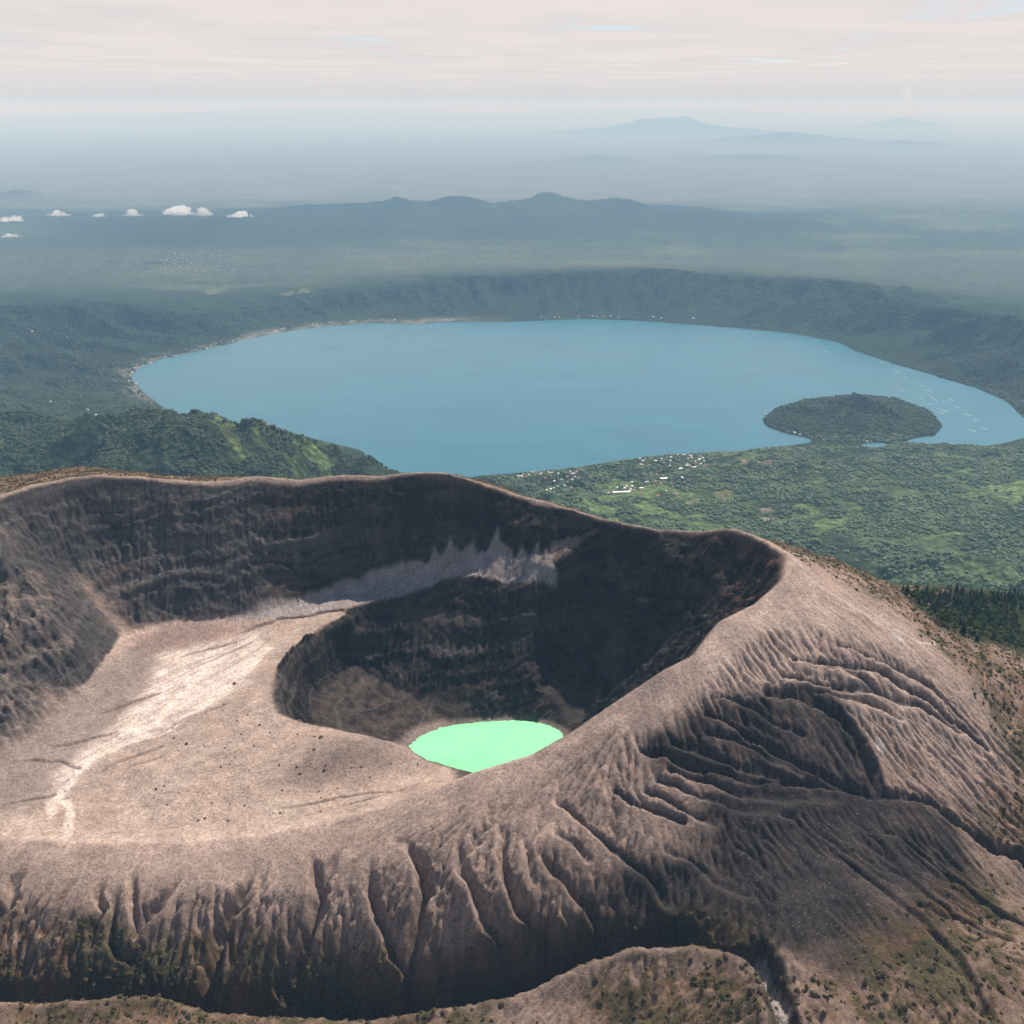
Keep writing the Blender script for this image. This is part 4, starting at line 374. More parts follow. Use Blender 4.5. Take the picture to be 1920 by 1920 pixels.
# streaks that follow the fall line (line integral convolution of noise down the slope)
Hg = blur(H, 3.0); gy, gx = np.gradient(Hg, DX); gm = np.hypot(gx, gy) + 1e-6; slope = gm.copy()
vx, vy = -gx / gm, -gy / gm
ang = fbm(X / 40, Y / 40, 2, 51) * 0.7; ca, sa = np.cos(ang), np.sin(ang); vx, vy = (vx * ca - vy * sa).astype(np.float32), (vx * sa + vy * ca).astype(np.float32)
nsA = perlin(X / 9.0, Y / 9.0, 61).astype(np.float32); nsB = perlin(X / 4.4, Y / 4.4, 62).astype(np.float32)
accA = nsA.copy(); accB = nsB.copy()
for sgn in (1, -1):
    px_, py_ = fx.astype(np.float32), fy.astype(np.float32)
    for k in range(22):
        i = np.clip(px_.astype(np.int32), 0, NX - 1); j = np.clip(py_.astype(np.int32), 0, NY - 1)
        px_ = px_ + sgn * vx[j, i] * 1.25; py_ = py_ + sgn * vy[j, i] * 1.25
        i = np.clip((px_ + .5).astype(np.int32), 0, NX - 1); j = np.clip((py_ + .5).astype(np.int32), 0, NY - 1)
        accA += nsA[j, i]
        if k < 12: accB += nsB[j, i]
accA /= accA.std(); accB /= accB.std()
steep = smooth(0.62, 1.05, slope)                 # exposed rock faces
wall = steep * crater
tlm = blur(inside(X, Y, Z['talus']).astype(np.float32), 2.5); wall = wall * (1 - 0.85 * tlm)
mid = smooth(0.12, 0.4, slope)
rimfade = 0.12 + 0.88 * smooth(12, 85, d_rn + 10 * fbm(X / 25, Y / 25, 2, 57))
groove = -1.5 * np.exp(-(accA / 0.32) ** 2) - 0.5 * np.exp(-(accB / 0.3) ** 2)
H += (accA * 0.24 + groove * 0.6) * np.where(crater, 0.35 + 0.5 * mid, mid) * (1 - wall) * (1 - 0.75 * steep) * rimfade
# crater walls: buttresses, flutes and bedded ledges
lrock = blur(inside(X, Y, Z['leftrock']).astype(np.float32), 6.0); H += lrock * ((ridged(X / 60, Y / 60, 5, 72, 0.55) - 0.45) * 15 + fbm(X / 11, Y / 11, 3, 73) * 2.2) * smooth(4, 30, d_rf); wall = np.maximum(wall, lrock * 0.8)
ctr = np.arctan2(Y - 1180, X + 120); nzw = fbm(X / 60, Y / 60, 3, 173)
H += wall * ((ridged(X / 85, Y / 85, 5, 71, 0.55) - 0.4) * (13.0 + 16.0 * smooth(20, 140, X)) + accA * 1.2 * (0.35 + 0.65 * smooth(-60, 60, X)) + accB * 0.5) * np.where((Y < 1090) & (X > -230), 0.12, 1.0) * smooth(3, 26, d_rf) * smooth(2, 22, d_rn)
zb = H + fbm(X / 90, Y / 90, 3, 75) * 14 - 0.10 * X
arc = ctr * 330.0
H += wall * smooth(3, 22, d_rf) * smooth(3, 20, d_rn) * np.where((Y < 1090) & (X > -230), 0.1, 1.0) * ((ridged(arc / 34 + 0.3 * nzw, H / 26 + 0.02 * arc, 5, 171, 0.58) - 0.4) * (3.0 + 6.0 * smooth(-160, 40, X)) + fbm(arc / 9, H / 6 + 0.05 * arc, 3, 172) * (1.4 + 1.8 * smooth(-160, 40, X)))
per = 23.0; ph = (zb + 6 * np.sin(zb / 13.0)) / per; fr = ph - np.floor(ph); terr = (np.floor(ph) + smooth(0.25, 0.75, fr)) * per - (zb + 6 * np.sin(zb / 13.0))
H += wall * terr * (0.06 + 0.42 * smooth(120, -80, X) * (0.45 + 0.55 * smooth(-0.2, 0.3, fbm(X / 110, H / 40, 3, 77)))) * smooth(4, 30, d_rf) * smooth(4, 26, d_rn)
rough_o = np.maximum(wall, steep * (1 - crater) * 0.9) * np.where((Y < 1090) & (X > -230) & crater, 0.15, 1.0)
H += fbm(X / 7.5, Y / 7.5, 3, 81) * (0.5 + 3.2 * rough_o) * (0.35 + 0.65 * smooth(3, 20, np.minimum(d_rn, d_rf)))
H += fbm(X / 3.4, Y / 3.4, 2, 83) * (0.22 + 1.0 * rough_o)
# small mound on the terrace by the pit
mz = Z['mound']; mcx = sum(p[0] for p in mz) / len(mz); mcy = sum(p[1] for p in mz) / len(mz)
md = np.hypot((X - mcx) / 70, (Y - mcy) / 48); H += 15.0 * np.exp(-md ** 2 * 1.6) * smooth(2, 14, d_lip)
for qx, qy, qr, qh in ((-420, 985, 22, 4), (-330, 1120, 16, 3.5), (-400, 1085, 26, 5), (-470, 1060, 14, 3), (-260, 905, 20, 3)):
    H += qh * np.exp(-((X - qx) ** 2 + ((Y - qy) * 1.3) ** 2) / qr ** 2) * crater
pool = ((X + 30) / 150) ** 2 + ((Y - 1170) / 120) ** 2
# keep the rim of this sheet on the surrounding land
bf = smooth(1790, 1700, Y); H = H0 * (1 - bf) + H * bf
gy, gx = np.gradient(blur(H, 1.0), DX); slope2 = np.hypot(gx, gy)

# ---- ground colours (albedo, with some shade painted in)
def soft(name, s, warp=14):
    m = inside(X + fbm(X / 30, Y / 30, 4, 91) * warp, Y + fbm(X / 30, Y / 30, 4, 92) * warp, Z[name]).astype(np.float32); return blur(m, s)
C = np.zeros(H.shape + (3,), np.float32)
def lay(mask, c):
    global C
    c = np.asarray(c, np.float32)
    C = C * (1 - mask[..., None]) + (c if c.ndim == 3 else c[None, None]) * mask[..., None]
nz1 = fbm(X / 70, Y / 70, 5, 101); nz2 = fbm(X / 14, Y / 14, 4, 102); nz3 = fbm(X / 200, Y / 200, 3, 103)
lay(np.ones_like(H), (0.330, 0.240, 0.194))
lay(smooth(-0.2, 0.35, nz1) * 0.55, (0.410, 0.298, 0.240))
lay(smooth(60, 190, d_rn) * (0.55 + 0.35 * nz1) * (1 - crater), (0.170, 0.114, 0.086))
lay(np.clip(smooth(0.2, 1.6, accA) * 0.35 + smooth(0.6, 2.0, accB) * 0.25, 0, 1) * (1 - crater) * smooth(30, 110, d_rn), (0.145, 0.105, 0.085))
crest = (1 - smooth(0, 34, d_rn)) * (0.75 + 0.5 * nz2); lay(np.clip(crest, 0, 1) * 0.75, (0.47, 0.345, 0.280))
# right shoulder, pale and stony
lay(np.clip(smooth(60, 200, X) * smooth(840, 960, Y) * (1 - crater) * 0.5 * (1 + nz1), 0, 1), (0.47, 0.355, 0.295))
sc = soft('scoria', 5); lay(np.clip(sc * (1.02 + 0.55 * nz1 + 0.3 * nz2 - 0.22 * smooth(0.5, 1.6, accA)), 0, 0.97), (0.036, 0.0305, 0.030))
# crater floor
fl = blur(crater.astype(np.float32), 1.5) * (1 - smooth(0.45, 0.8, slope))
lay(fl, (0.430, 0.318, 0.255)); lay(fl * smooth(-0.1, 0.4, nz1) * 0.5, (0.475, 0.372, 0.310))
lay(soft('greyfloor', 6) * fl * 0.85, (0.270, 0.212, 0.182)); lay(soft('reddish', 4) * fl * 0.6, (0.270, 0.165, 0.140))
lay(soft('mound', 8) * fl * 0.8, (0.235, 0.175, 0.145))
wt = soft('white', 4, 10) * fl; st = np.zeros_like(H)
for s_ in STREAM:
    D, T = seg_dist(X + wx * 0.5, Y + wy * 0.5, s_); st = np.maximum(st, smooth(7.0, 2.5, D))
lay(np.clip(wt * (0.42 + 1.25 * smooth(-0.3, 0.2, fbm((X * 0.78 - Y * 0.62) / 7, (X * 0.62 + Y * 0.78) / 70, 4, 111)) * 0.5), 0, 1) * 0.95, (0.74, 0.60, 0.52)); lay(st * crater * 0.9, (0.74, 0.60, 0.51))
inner_band = crater * smooth(30, 8, d_rn) * smooth(-60, -200, X); lay(inner_band * 0.55, (0.52, 0.395, 0.325))
rill = fl * (np.exp(-(accA / 0.22) ** 2) * 0.45 + np.exp(-(accB / 0.25) ** 2) * 0.2) * (1 - 0.6 * wt); lay(np.clip(rill, 0, 1), (0.235, 0.168, 0.135))
# rock
rock = np.clip(smooth(0.68, 1.02, slope + nz2 * 0.12) * np.clip(blur(crater.astype(np.float32), 3.0) * 1.15, 0, 1), 0, 1)
pitm = blur(inside(X, Y, PIT).astype(np.float32), 2.0); rock = np.maximum(rock, np.clip(pitm * (0.93 + 0.3 * nz2), 0, 1))  # pit floor goes dark too: rock tone standing in for its shadow
rock = np.maximum(rock, lrock * np.clip(0.75 + nz2, 0, 1))
strat = fbm((zb + nz1 * 4) / 11.0, 3.3 + X / 600, 5, 121, 0.7) * 1.6; tone = fbm(X / 60, H / 25, 4, 122)
rc_ = np.array((0.026, 0.0198, 0.0168), np.float32) * (1 + 1.15 * strat + 0.4 * nz2 + 1.6 * fbm(arc / 30, H / 16 + 0.04 * arc, 5, 174, 0.6))[..., None]
lay(rock, np.clip(rc_, 0.009, 0.15)); lay(rock * smooth(0.05, 0.4, tone) * 0.6, (0.088, 0.060, 0.049)); lay(rock * smooth(0.12, 0.5, strat + 0.25 * tone) * 0.5 * smooth(160, -60, X), (0.120, 0.100, 0.090)); lay(rock * smooth(0.12, 0.4, fbm(X / 45, Y / 45, 3, 123)) * smooth(-0.1, 0.3, strat) * 0.45, (0.115, 0.102, 0.098))
lay(rock * smooth(420, 300, np.hypot(X + 720, Y - 1350)) * 0.3, (0.16, 0.15, 0.145))  # sunlit grey cliffs at upper left painted as paler rock
red = rock * smooth(230, 330, X) * smooth(0.0, 0.35, nz2); lay(red * 0.5, (0.21, 0.095, 0.062))
tl = soft('talus', 0.9, 5); lay(np.clip(tl * 0.95, 0, 1), (0.35, 0.295, 0.272))
lay(smooth(24, 6, np.sqrt(pool) * 0 + np.abs(H - 1987) * 5) * smooth(1.7, 1.2, pool) * 0.7, (0.33, 0.255, 0.215))
lay(smooth(0.5, 1.4, gul) * fl * 0.55, (0.21, 0.150, 0.118))
# gully scars: dark scoria tone, with shade painted into the recesses
cut = smooth(1.2, 4.5, gul) * (1 - crater) * smooth(0, 120, X); lay(cut * 0.75, (0.055, 0.046, 0.044)); lay(smooth(34, 10, d_rav + nz2 * 14) * smooth(0.35, 0.8, slope2) * 0.85, (0.045, 0.038, 0.026))  # steep ravine walls: dark soil and vegetation, plus painted shade
# grass and scrub
grs = np.zeros_like(H)
for nm, k in (('veg_l', 1), ('veg_fg', 1), ('veg_fg2', .8), ('veg_r', .95), ('veg_br', .6), ('veg_rav', .7)):
    grs = np.maximum(grs, soft(nm, 9, 34) * k)
back = smooth(6, 22, d_rf) * (1 - crater) * smooth(1150, 1300, Y + 0.2 * X); grs = np.maximum(grs, back * 0.95)
grs = np.maximum(grs, smooth(80, 190, d_rn) * smooth(0.18, 0.42, nz1) * (1 - crater) * 0.45 * (1 - sc) * smooth(250, 0, X))
grs = np.maximum(grs, smooth(540, 680, X) * 0.95)
cover = np.clip(grs * (0.5 + 1.5 * smooth(-0.3, 0.3, nz2 + 0.8 * nz1)), 0, 1)
gcol = np.array((0.150, 0.085, 0.040), np.float32) * (1 - smooth(-0.15, 0.25, nz1 + 0.5 * nz2))[..., None] + np.array((0.060, 0.052, 0.020), np.float32) * smooth(-0.15, 0.25, nz1 + 0.5 * nz2)[..., None]
lay(cover * 0.85, gcol); lay(soft('wood', 6, 20), (0.026, 0.040, 0.014))
lay(smooth(10, 2, d_rf) * (1 - smooth(0.9, 1.3, slope2)) * (1 - rock) * 0.8, (0.34, 0.25, 0.195))
D, T = seg_dist(X, Y, WASH); lay(smooth(8, 3, D + nz2 * 5) * 0.8, (0.40, 0.34, 0.31))
for q in RINGS:
    r_ = np.hypot(X - q[0], (Y - q[1])); lay(smooth(9, 4, r_ + nz2 * 5) * 0.8, (0.55, 0.48, 0.43))
C *= (1 + 0.22 * nz2[..., None] + 0.05 * np.clip(accB, -2, 2)[..., None] * mid[..., None]); C = np.clip(C, 0.012, 0.8)

keep = np.abs(X) < 0.34 * Y + 330
vid = np.full(H.shape, -1, np.int64); qm = keep[:-1, :-1] & keep[1:, :-1] & keep[:-1, 1:] & keep[1:, 1:]
used = np.zeros_like(keep)
used[:-1, :-1] |= qm; used[1:, :-1] |= qm; used[:-1, 1:] |= qm; used[1:, 1:] |= qm
vid[used] = np.arange(used.sum())
quads = np.stack([vid[:-1, :-1][qm], vid[:-1, 1:][qm], vid[1:, 1:][qm], vid[1:, :-1][qm]], 1)
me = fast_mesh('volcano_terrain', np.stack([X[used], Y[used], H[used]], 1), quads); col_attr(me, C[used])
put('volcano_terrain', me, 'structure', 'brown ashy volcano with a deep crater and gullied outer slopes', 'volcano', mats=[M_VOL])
# coarser ground on both sides of the finely modelled slopes
gx_ = np.arange(-1400, 1401, 8.0); gy_ = np.arange(300, 1801, 8.0); GX, GY = np.meshgrid(gx_, gy_)
HO, _ = tin_grid([(l, c) for c, l in V], -1400.0, 300.0, 8.0, 8.0, len(gx_), len(gy_))
HO = np.where(GY < 472, HO[np.argmax(gy_ >= 472)][None, :], HO)
mi = smooth(0, 60, np.minimum(np.minimum(GX - VX0, VX0 + DX * (NX - 1) - GX), GY - VY0))
HO = blur(HO, 1.5) * (1 - mi) + bil(blur(H, 1.5), (GX - VX0) / DX, (GY - VY0) / DX) * mi + fbm(GX / 60, GY / 60, 4, 301) * 9 * (1 - mi)
ins = (np.abs(GX) < 0.34 * GY + 330 - 14) & (GY > VY0 + 10); HO = HO - np.where(ins, 4.0, 0.0)
deep = (np.abs(GX) < 0.34 * GY + 330 - 40) & (GY > VY0 + 40)
qk = ~(deep[:-1, :-1] & deep[1:, :-1] & deep[:-1, 1:] & deep[1:, 1:]); io = np.arange(GX.size).reshape(GX.shape)
qo = np.stack([io[:-1, :-1][qk], io[:-1, 1:][qk], io[1:, 1:][qk], io[1:, :-1][qk]], 1)
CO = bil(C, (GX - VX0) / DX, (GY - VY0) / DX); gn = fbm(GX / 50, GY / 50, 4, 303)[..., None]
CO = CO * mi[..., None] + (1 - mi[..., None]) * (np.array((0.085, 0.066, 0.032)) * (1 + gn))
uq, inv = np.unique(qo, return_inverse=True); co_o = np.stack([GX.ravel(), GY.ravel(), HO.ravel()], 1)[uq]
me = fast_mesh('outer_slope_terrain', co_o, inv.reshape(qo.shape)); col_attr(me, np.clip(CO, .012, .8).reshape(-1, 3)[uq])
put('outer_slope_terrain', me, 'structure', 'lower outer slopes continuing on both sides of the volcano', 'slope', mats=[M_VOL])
def vz(x, y): return float(bil(H, np.array([(x - VX0) / DX]), np.array([(y - VY0) / DX]))[0])
def vzs(x, y): return bil(H, (np.asarray(x) - VX0) / DX, (np.asarray(y) - VY0) / DX)
print('volcano', time.time() - T0, len(quads))

# ================================================================ landscape beyond
U0, V0, DU, DV = -0.95, math.log(1500), 0.0025, 0.005
GZ, _ = tin_grid([(l, c) for c, l in L], U0, V0, DU, DV, 761, 1090)
GZ = blur(GZ, 0.9)
us = np.linspace(-0.78, 0.78, 780)
def seq(a, b, st): return np.arange(math.log(a), math.log(b), st)
lv = np.concatenate([seq(1740, 3800, .013), seq(3800, 12500, .0038), seq(12500, 26000, .0055), seq(26000, 335000, .016)])
UU, VV = np.meshgrid(us, lv); YL = np.exp(VV); XL = UU * YL
ZL = bil(GZ, (UU - U0) / DU, (VV - V0) / DV).astype(np.float64)
GS = blur(GZ, 2.0); gv, gu = np.gradient(GS)
RL = bil(np.hypot(gu / DU, gv / DV).astype(np.float32), (UU - U0) / DU, (VV - V0) / DV) / YL          # mean slope
near_sh = np.minimum(smooth(747, 800, ZL), 1); lakem = ZL < 746.2
hilly = smooth(0.06, 0.25, RL)
zn = (ridged(XL / 900, YL / 900, 5, 201) - np.where(YL < 5700, 0.30, 0.60)) * 150 * hilly * near_sh * smooth(1750, 2600, YL) * smooth(34000, 24000, YL)
zn += (ridged(XL / 330, YL / 330, 4, 205) - 0.45) * 60 * (0.12 + hilly) * near_sh * smooth(1750, 2600, YL) * smooth(16000, 11000, YL)
zn += fbm(XL / 420, YL / 420, 4, 207) * 26 * near_sh * smooth(3500, 4500, YL) * smooth(9000, 6500, YL)
isl = smooth(6300, 6500, YL) * smooth(7700, 7500, YL) * smooth(0.22, 0.25, UU) * smooth(0.48, 0.45, UU)
zn *= (1 - 0.85 * isl)
tha = np.arctan2(YL - 8300, XL - 200); rad = np.hypot(XL - 200, YL - 8300); zn = np.where(YL > 6600, zn * 0.35, zn)
zn += (ridged(tha * 3800 / 420, rad / 1800, 4, 208) - 0.75) * 250 * hilly * near_sh * smooth(6600, 7200, YL) * smooth(13000, 11800, YL)
zn += fbm(XL / 70, YL / 70, 3, 209) * 7 * near_sh * smooth(1750, 2600, YL) * smooth(9000, 6000, YL)
zn += (ridged(XL / 2200, YL / 2200, 4, 215) - 0.5) * 300 * smooth(16500, 19500, YL) * smooth(23500, 22000, YL) * smooth(700, 950, ZL) * np.clip((1080 - ZL) / 250 + .25, .15, 1)
zn += (fbm(XL / 5200, YL / 5200, 5, 211)) * (60 * smooth(12500, 24000, YL) + 100 * smooth(26000, 32000, YL)) + fbm(XL / 1600, YL / 1600, 4, 213) * 45 * smooth(12000, 15000, YL) * smooth(60000, 30000, YL)
ZL = np.where(lakem, ZL, np.maximum(ZL + zn, 746.5 + 0.4 * np.clip(ZL - 746.5, 0, None)))
for mx, my, mz_, mw, k in MTN:
    base = 400.0; dd = np.hypot((XL - mx) / mw, (YL - my) / (mw * 0.9)); rg = ridged(XL / mw * 1.3 + mx, YL / mw * 1.3, 4, 221)
    bumpz = base + (mz_ - base) * np.exp(-dd ** 1.25) * (1 + (rg - 0.45) * 0.30 * np.clip(dd * 2, 0, 1)); ZL = np.where(dd < 4.5, np.maximum(ZL, bumpz), ZL)
ZL = np.minimum(ZL, 2930.0); ZL -= 9.0 * smooth(1800, 1770, YL)
ZL -= (XL ** 2 + YL ** 2) * 0
# colours: forest, coffee and farm land; far plain carries painted haze
CL = np.zeros(ZL.shape + (3,), np.float32)
def layL(mask, c):
    global CL
    CL = CL * (1 - mask[..., None]) + np.asarray(c, np.float32)[None, None] * mask[..., None]
q1 = fbm(XL / 600, YL / 600, 5, 231); q2 = fbm(XL / 160, YL / 160, 4, 232); q3 = fbm(XL / 2600, YL / 1500, 4, 233)
layL(np.ones_like(ZL), (0.034, 0.052, 0.024)); layL(smooth(-0.15, 0.35, q1) * 0.7, (0.058, 0.080, 0.034)); layL(smooth(0.1, 0.4, q2) * 0.4, (0.026, 0.044, 0.018))
plain = smooth(12000, 13500, YL); layL(plain * smooth(0.0, 0.35, q3) * 0.6, (0.110, 0.135, 0.060)); layL(plain * smooth(0.2, 0.45, q2 + q3 * .5) * 0.5, (0.185, 0.180, 0.095))
near_p = smooth(0.0, 0.06, UU) * smooth(6400, 6000, YL); layL(near_p * smooth(-0.2, 0.3, q1 + q2 * .5) * 0.75, (0.125, 0.185, 0.075))
hb = smooth(-0.10, -0.14, UU) * smooth(5300, 4800, YL); layL(hb * smooth(0.0, 0.3, q1) * 0.6, (0.105, 0.125, 0.035))
ridge_f = smooth(15500, 17500, YL) * smooth(22500, 20500, YL) * smooth(-0.28, -0.15, UU) * smooth(0.2, 0.05, UU); layL(ridge_f * smooth(-0.05, 0.25, q2 + .6 * q1) * 0.4, (0.120, 0.140, 0.060))
rtop = smooth(15500, 18500, YL) * smooth(25500, 23500, YL) * smooth(540, 630, ZL) * (0.75 + 0.4 * q2); layL(np.clip(rtop, 0, 1) * 0.9, (0.014, 0.023, 0.013)); cw = smooth(7200, 8200, YL) * smooth(12600, 12000, YL); layL(cw * 0.65, (0.020, 0.034, 0.017))  # far ridge colour darkened to stand for its backlit face
far_haze_tint = smooth(23000, 30000, YL) * (0.8 + 0.3 * q3); layL(np.clip(far_haze_tint, 0, 1) * 0.85, (0.185, 0.180, 0.150)); mid_haze_tint = smooth(12500, 14500, YL) * smooth(19000, 16000, YL); layL(mid_haze_tint * 0.35 * (1 - rtop * 0.8), (0.13, 0.135, 0.090))  # ground pales with distance: milky haze painted over the farmland colour
layL(smooth(480, 800, ZL) * smooth(25500, 27500, YL) * 0.9, (0.018, 0.027, 0.018))
FC = {'g': (0.150, 0.210, 0.070), 't': (0.19, 0.19, 0.085), 'p': (0.40, 0.33, 0.28), 'b': (0.20, 0.15, 0.11), 'n': (0.13, 0.16, 0.045)}
FM = np.zeros_like(ZL)
for k, pl in FIELD:
    m = inside(XL + q2 * 60, YL + q1 * 120, pl).astype(np.float32); m *= smooth(-0.35, 0.15, q2 + 0.3 * fbm(XL / 45, YL / 90, 2, 236)); FM = np.maximum(FM, m); layL(m * 0.85, FC[k])
shore_b = smooth(760, 747.5, ZL) * (ZL > 745.5); beach = shore_b * smooth(7000, 8000, YL) * (YL < 11200) * smooth(0.02, -0.1, UU) * (0.5 + q2); layL(np.clip(beach, 0, 1) * 0.8, (0.38, 0.34, 0.27))
nr, nc = ZL.shape; ids = np.arange(nr * nc).reshape(nr, nc)
quads = np.stack([ids[:-1, :-1], ids[:-1, 1:], ids[1:, 1:], ids[1:, :-1]], -1).reshape(-1, 4)
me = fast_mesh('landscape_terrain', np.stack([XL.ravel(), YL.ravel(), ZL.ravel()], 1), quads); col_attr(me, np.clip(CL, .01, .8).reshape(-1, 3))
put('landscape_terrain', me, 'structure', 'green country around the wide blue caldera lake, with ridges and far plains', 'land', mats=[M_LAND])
ri = np.arange(len(lv))
def lzs(x, y):
    x = np.asarray(x, float); y = np.asarray(y, float)
    return bil(ZL, (x / y - us[0]) / (us[1] - us[0]), np.interp(np.log(y), lv, ri))
print('landscape', time.time() - T0, len(quads))

# ================================================================ water
def water_mat(name, c, rough, wave, amp, spec=0.5, sc=(1, 1, 1), var=0.28):
    m, t, b = new_mat(name, rough, spec); f, _ = obj_noise(t, wave, 5, 0.6, 0.0, sc); f2, _ = obj_noise(t, wave * 0.03, 5, 0.6, 0.4, (1, 2.4, 1))
    LK(t, MIXC(t, f2, tuple(x * (1 - var) for x in c), tuple(min(1, x * (1 + var)) for x in c)), b.inputs['Base Color']); bump(t, b, f, amp, 1.0); return m
def sheet(name, outline, z, nseg=1):
    bm = bmesh.new(); vs_ = [bm.verts.new((p[0], p[1], z)) for p in outline]; f = bm.faces.new(vs_)
    if f.normal.z < 0: f.normal_flip()
    bmesh.ops.triangulate(bm, faces=[f]); me = bpy.data.meshes.new(name); bm.to_mesh(me); bm.free(); return me
M_LAKE = water_mat('lake_water', (0.018, 0.142, 0.205), 0.25, 0.05, 0.35, 0.35)
put('lake_water', sheet('lake_water', [(-5200, 4900), (-1200, 4750), (3900, 4750), (5200, 7200), (5200, 11200), (-5200, 11200)], 745.0), 'structure', 'wide blue caldera lake with a wooded island near its right shore', 'lake', mats=[M_LAKE])
M_ACID = water_mat('mineral_water', (0.255, 0.76, 0.385), 0.45, 0.3, 0.06, 0.25, (1, 1, 1), 0.24)
ol = []
for k in range(72):
    a = k / 72 * 2 * math.pi; r = 1 + 0.05 * math.sin(3 * a + 1) + 0.03 * math.sin(7 * a)
    ol.append((-30 + 165 * r * math.cos(a), 1170 + 140 * r * math.sin(a)))
put('crater_lake_water', sheet('crater_lake_water', ol, 1986.0), 'structure', 'opaque mint green lake at the bottom of the crater pit', 'crater lake', mats=[M_ACID])

# ================================================================ foot paths draped on the ground
M_PATH = mat_plain('trodden_dust', (0.50, 0.38, 0.30), 0.95, 0.05, 0.2, 0.5); M_PATH2 = mat_plain('trodden_earth', (0.34, 0.20, 0.13), 0.95, 0.05, 0.2, 0.5)
def ribbon(pts, wdt, lift):
    P = [Vector((p[0], p[1])) for p in pts]; out = []
    for i in range(len(P) - 1):
        p0, p1, p2, p3 = P[max(0, i - 1)], P[i], P[i + 1], P[min(len(P) - 1, i + 2)]; n = max(2, int((p2 - p1).length / 1.2))
        for k in range(n):
            t = k / n; out.append(0.5 * ((2 * p1) + (p2 - p0) * t + (2 * p0 - 5 * p1 + 4 * p2 - p3) * t * t + (3 * p1 - p0 - 3 * p2 + p3) * t ** 3))
    out.append(P[-1]); vs_, qs = [], []
    for i, p in enumerate(out):
        d = (out[min(i + 1, len(out) - 1)] - out[max(i - 1, 0)]).normalized(); nrm = Vector((-d.y, d.x))
        hw = wdt * (0.5 + 0.18 * math.sin(i * 0.7) + 0.12 * math.sin(i * 1.9 + 1))
        for k in range(5):
            q = p + nrm * hw * (k / 2 - 1) ; vs_.append((q.x, q.y, vz(q.x, q.y) + lift * (1 if 0 < k < 4 else 0.3)))
        if i: a = (i - 1) * 5; qs += [(a + k, a + k + 1, a + k + 6, a + k + 5) for k in range(4)]
    return fast_mesh('path', vs_, qs)
for k, p in enumerate(PATH):
    put('path', ribbon(p, 2.6 if k == 0 else 1.7, 0.25), 'structure', ['pale dusty foot path down the crest of the right shoulder', 'orange earth foot path bending down the scrubby right slope', 'short orange path branching off at the edge of the scrub'][k], 'path', mats=[M_PATH if k == 0 else M_PATH2])

# ================================================================ scattered stuff (uncountable)
def scatter(name, pts, scl, mat, label, cat, subdiv=2, noise=0.35, nscale=1.6, flat=(1, 1, 0.8), trunk=False):
    me = bpy.data.meshes.new(name); me.vertices.add(len(pts)); me.vertices.foreach_set('co', np.asarray(pts, np.float32).ravel())
    at = me.attributes.new('size', 'FLOAT', 'POINT'); at.data.foreach_set('value', np.asarray(scl, np.float32)); me.update()
    o = put(name, me, 'stuff', label, cat); me.materials.append(mat)
    g = bpy.data.node_groups.new(name + '_nodes', 'GeometryNodeTree')
    g.interface.new_socket('Geometry', in_out='INPUT', socket_type='NodeSocketGeometry'); g.interface.new_socket('Geometry', in_out='OUTPUT', socket_type='NodeSocketGeometry')
    gi = g.nodes.new('NodeGroupInput'); go = g.nodes.new('NodeGroupOutput')
    ico = g.nodes.new('GeometryNodeMeshIcoSphere'); ico.inputs['Subdivisions'].default_value = subdiv
    sp = g.nodes.new('GeometryNodeSetPosition'); nz = g.nodes.new('ShaderNodeTexNoise'); nz.inputs['Scale'].default_value = nscale; nz.inputs['Detail'].default_value = 3
    sub = g.nodes.new('ShaderNodeVectorMath'); sub.operation = 'SUBTRACT'; sub.inputs[1].default_value = (.5, .5, .5); g.links.new(nz.outputs['Color'], sub.inputs[0])
    mul = g.nodes.new('ShaderNodeVectorMath'); mul.operation = 'SCALE'; mul.inputs['Scale'].default_value = noise * 4; g.links.new(sub.outputs[0], mul.inputs[0])
    g.links.new(ico.outputs[0], sp.inputs[0]); g.links.new(mul.outputs[0], sp.inputs['Offset'])
    inst = g.nodes.new('GeometryNodeInstanceOnPoints'); g.links.new(gi.outputs[0], inst.inputs['Points'])
    sm = g.nodes.new('GeometryNodeSetMaterial'); sm.inputs['Material'].default_value = mat; g.links.new(sp.outputs[0], sm.inputs[0]); g.links.new(sm.outputs[0], inst.inputs['Instance'])
    na = g.nodes.new('GeometryNodeInputNamedAttribute'); na.data_type = 'FLOAT'; na.inputs['Name'].default_value = 'size'
    fv = g.nodes.new('ShaderNodeVectorMath'); fv.operation = 'SCALE'; fv.inputs[0].default_value = flat; g.links.new(na.outputs[0], fv.inputs['Scale']); g.links.new(fv.outputs[0], inst.inputs['Scale'])
    rv = g.nodes.new('FunctionNodeRandomValue'); rv.data_type = 'FLOAT_VECTOR'; rv.inputs[0].default_value = (-.2, -.2, 0); rv.inputs[1].default_value = (.2, .2, 6.28); g.links.new(rv.outputs[0], inst.inputs['Rotation'])
    g.links.new(inst.outputs[0], go.inputs[0])
    md = o.modifiers.new('scatter', 'NODES'); md.node_group = g; return o
RS = np.random.RandomState(8)
M_SCRUB = mat_leaf('dry_scrub', (0.045, 0.040, 0.016), (0.105, 0.068, 0.026), (0.022, 0.024, 0.010))
px = RS.rand(420000) * 2000 - 1050; py = 560 + RS.rand(420000) * 1060
cv = bil((np.clip(cover * grs + 0.35 * smooth(1.5, 4, ERO) * smooth(90, 200, d_rn) * smooth(60, -60, X) + 0.6 * smooth(34, 12, d_rav) * (nz2 + 0.55), 0, 1)).astype(np.float32), (px - VX0) / DX, (py - VY0) / DX) * (np.abs(px) < .34 * py + 300)
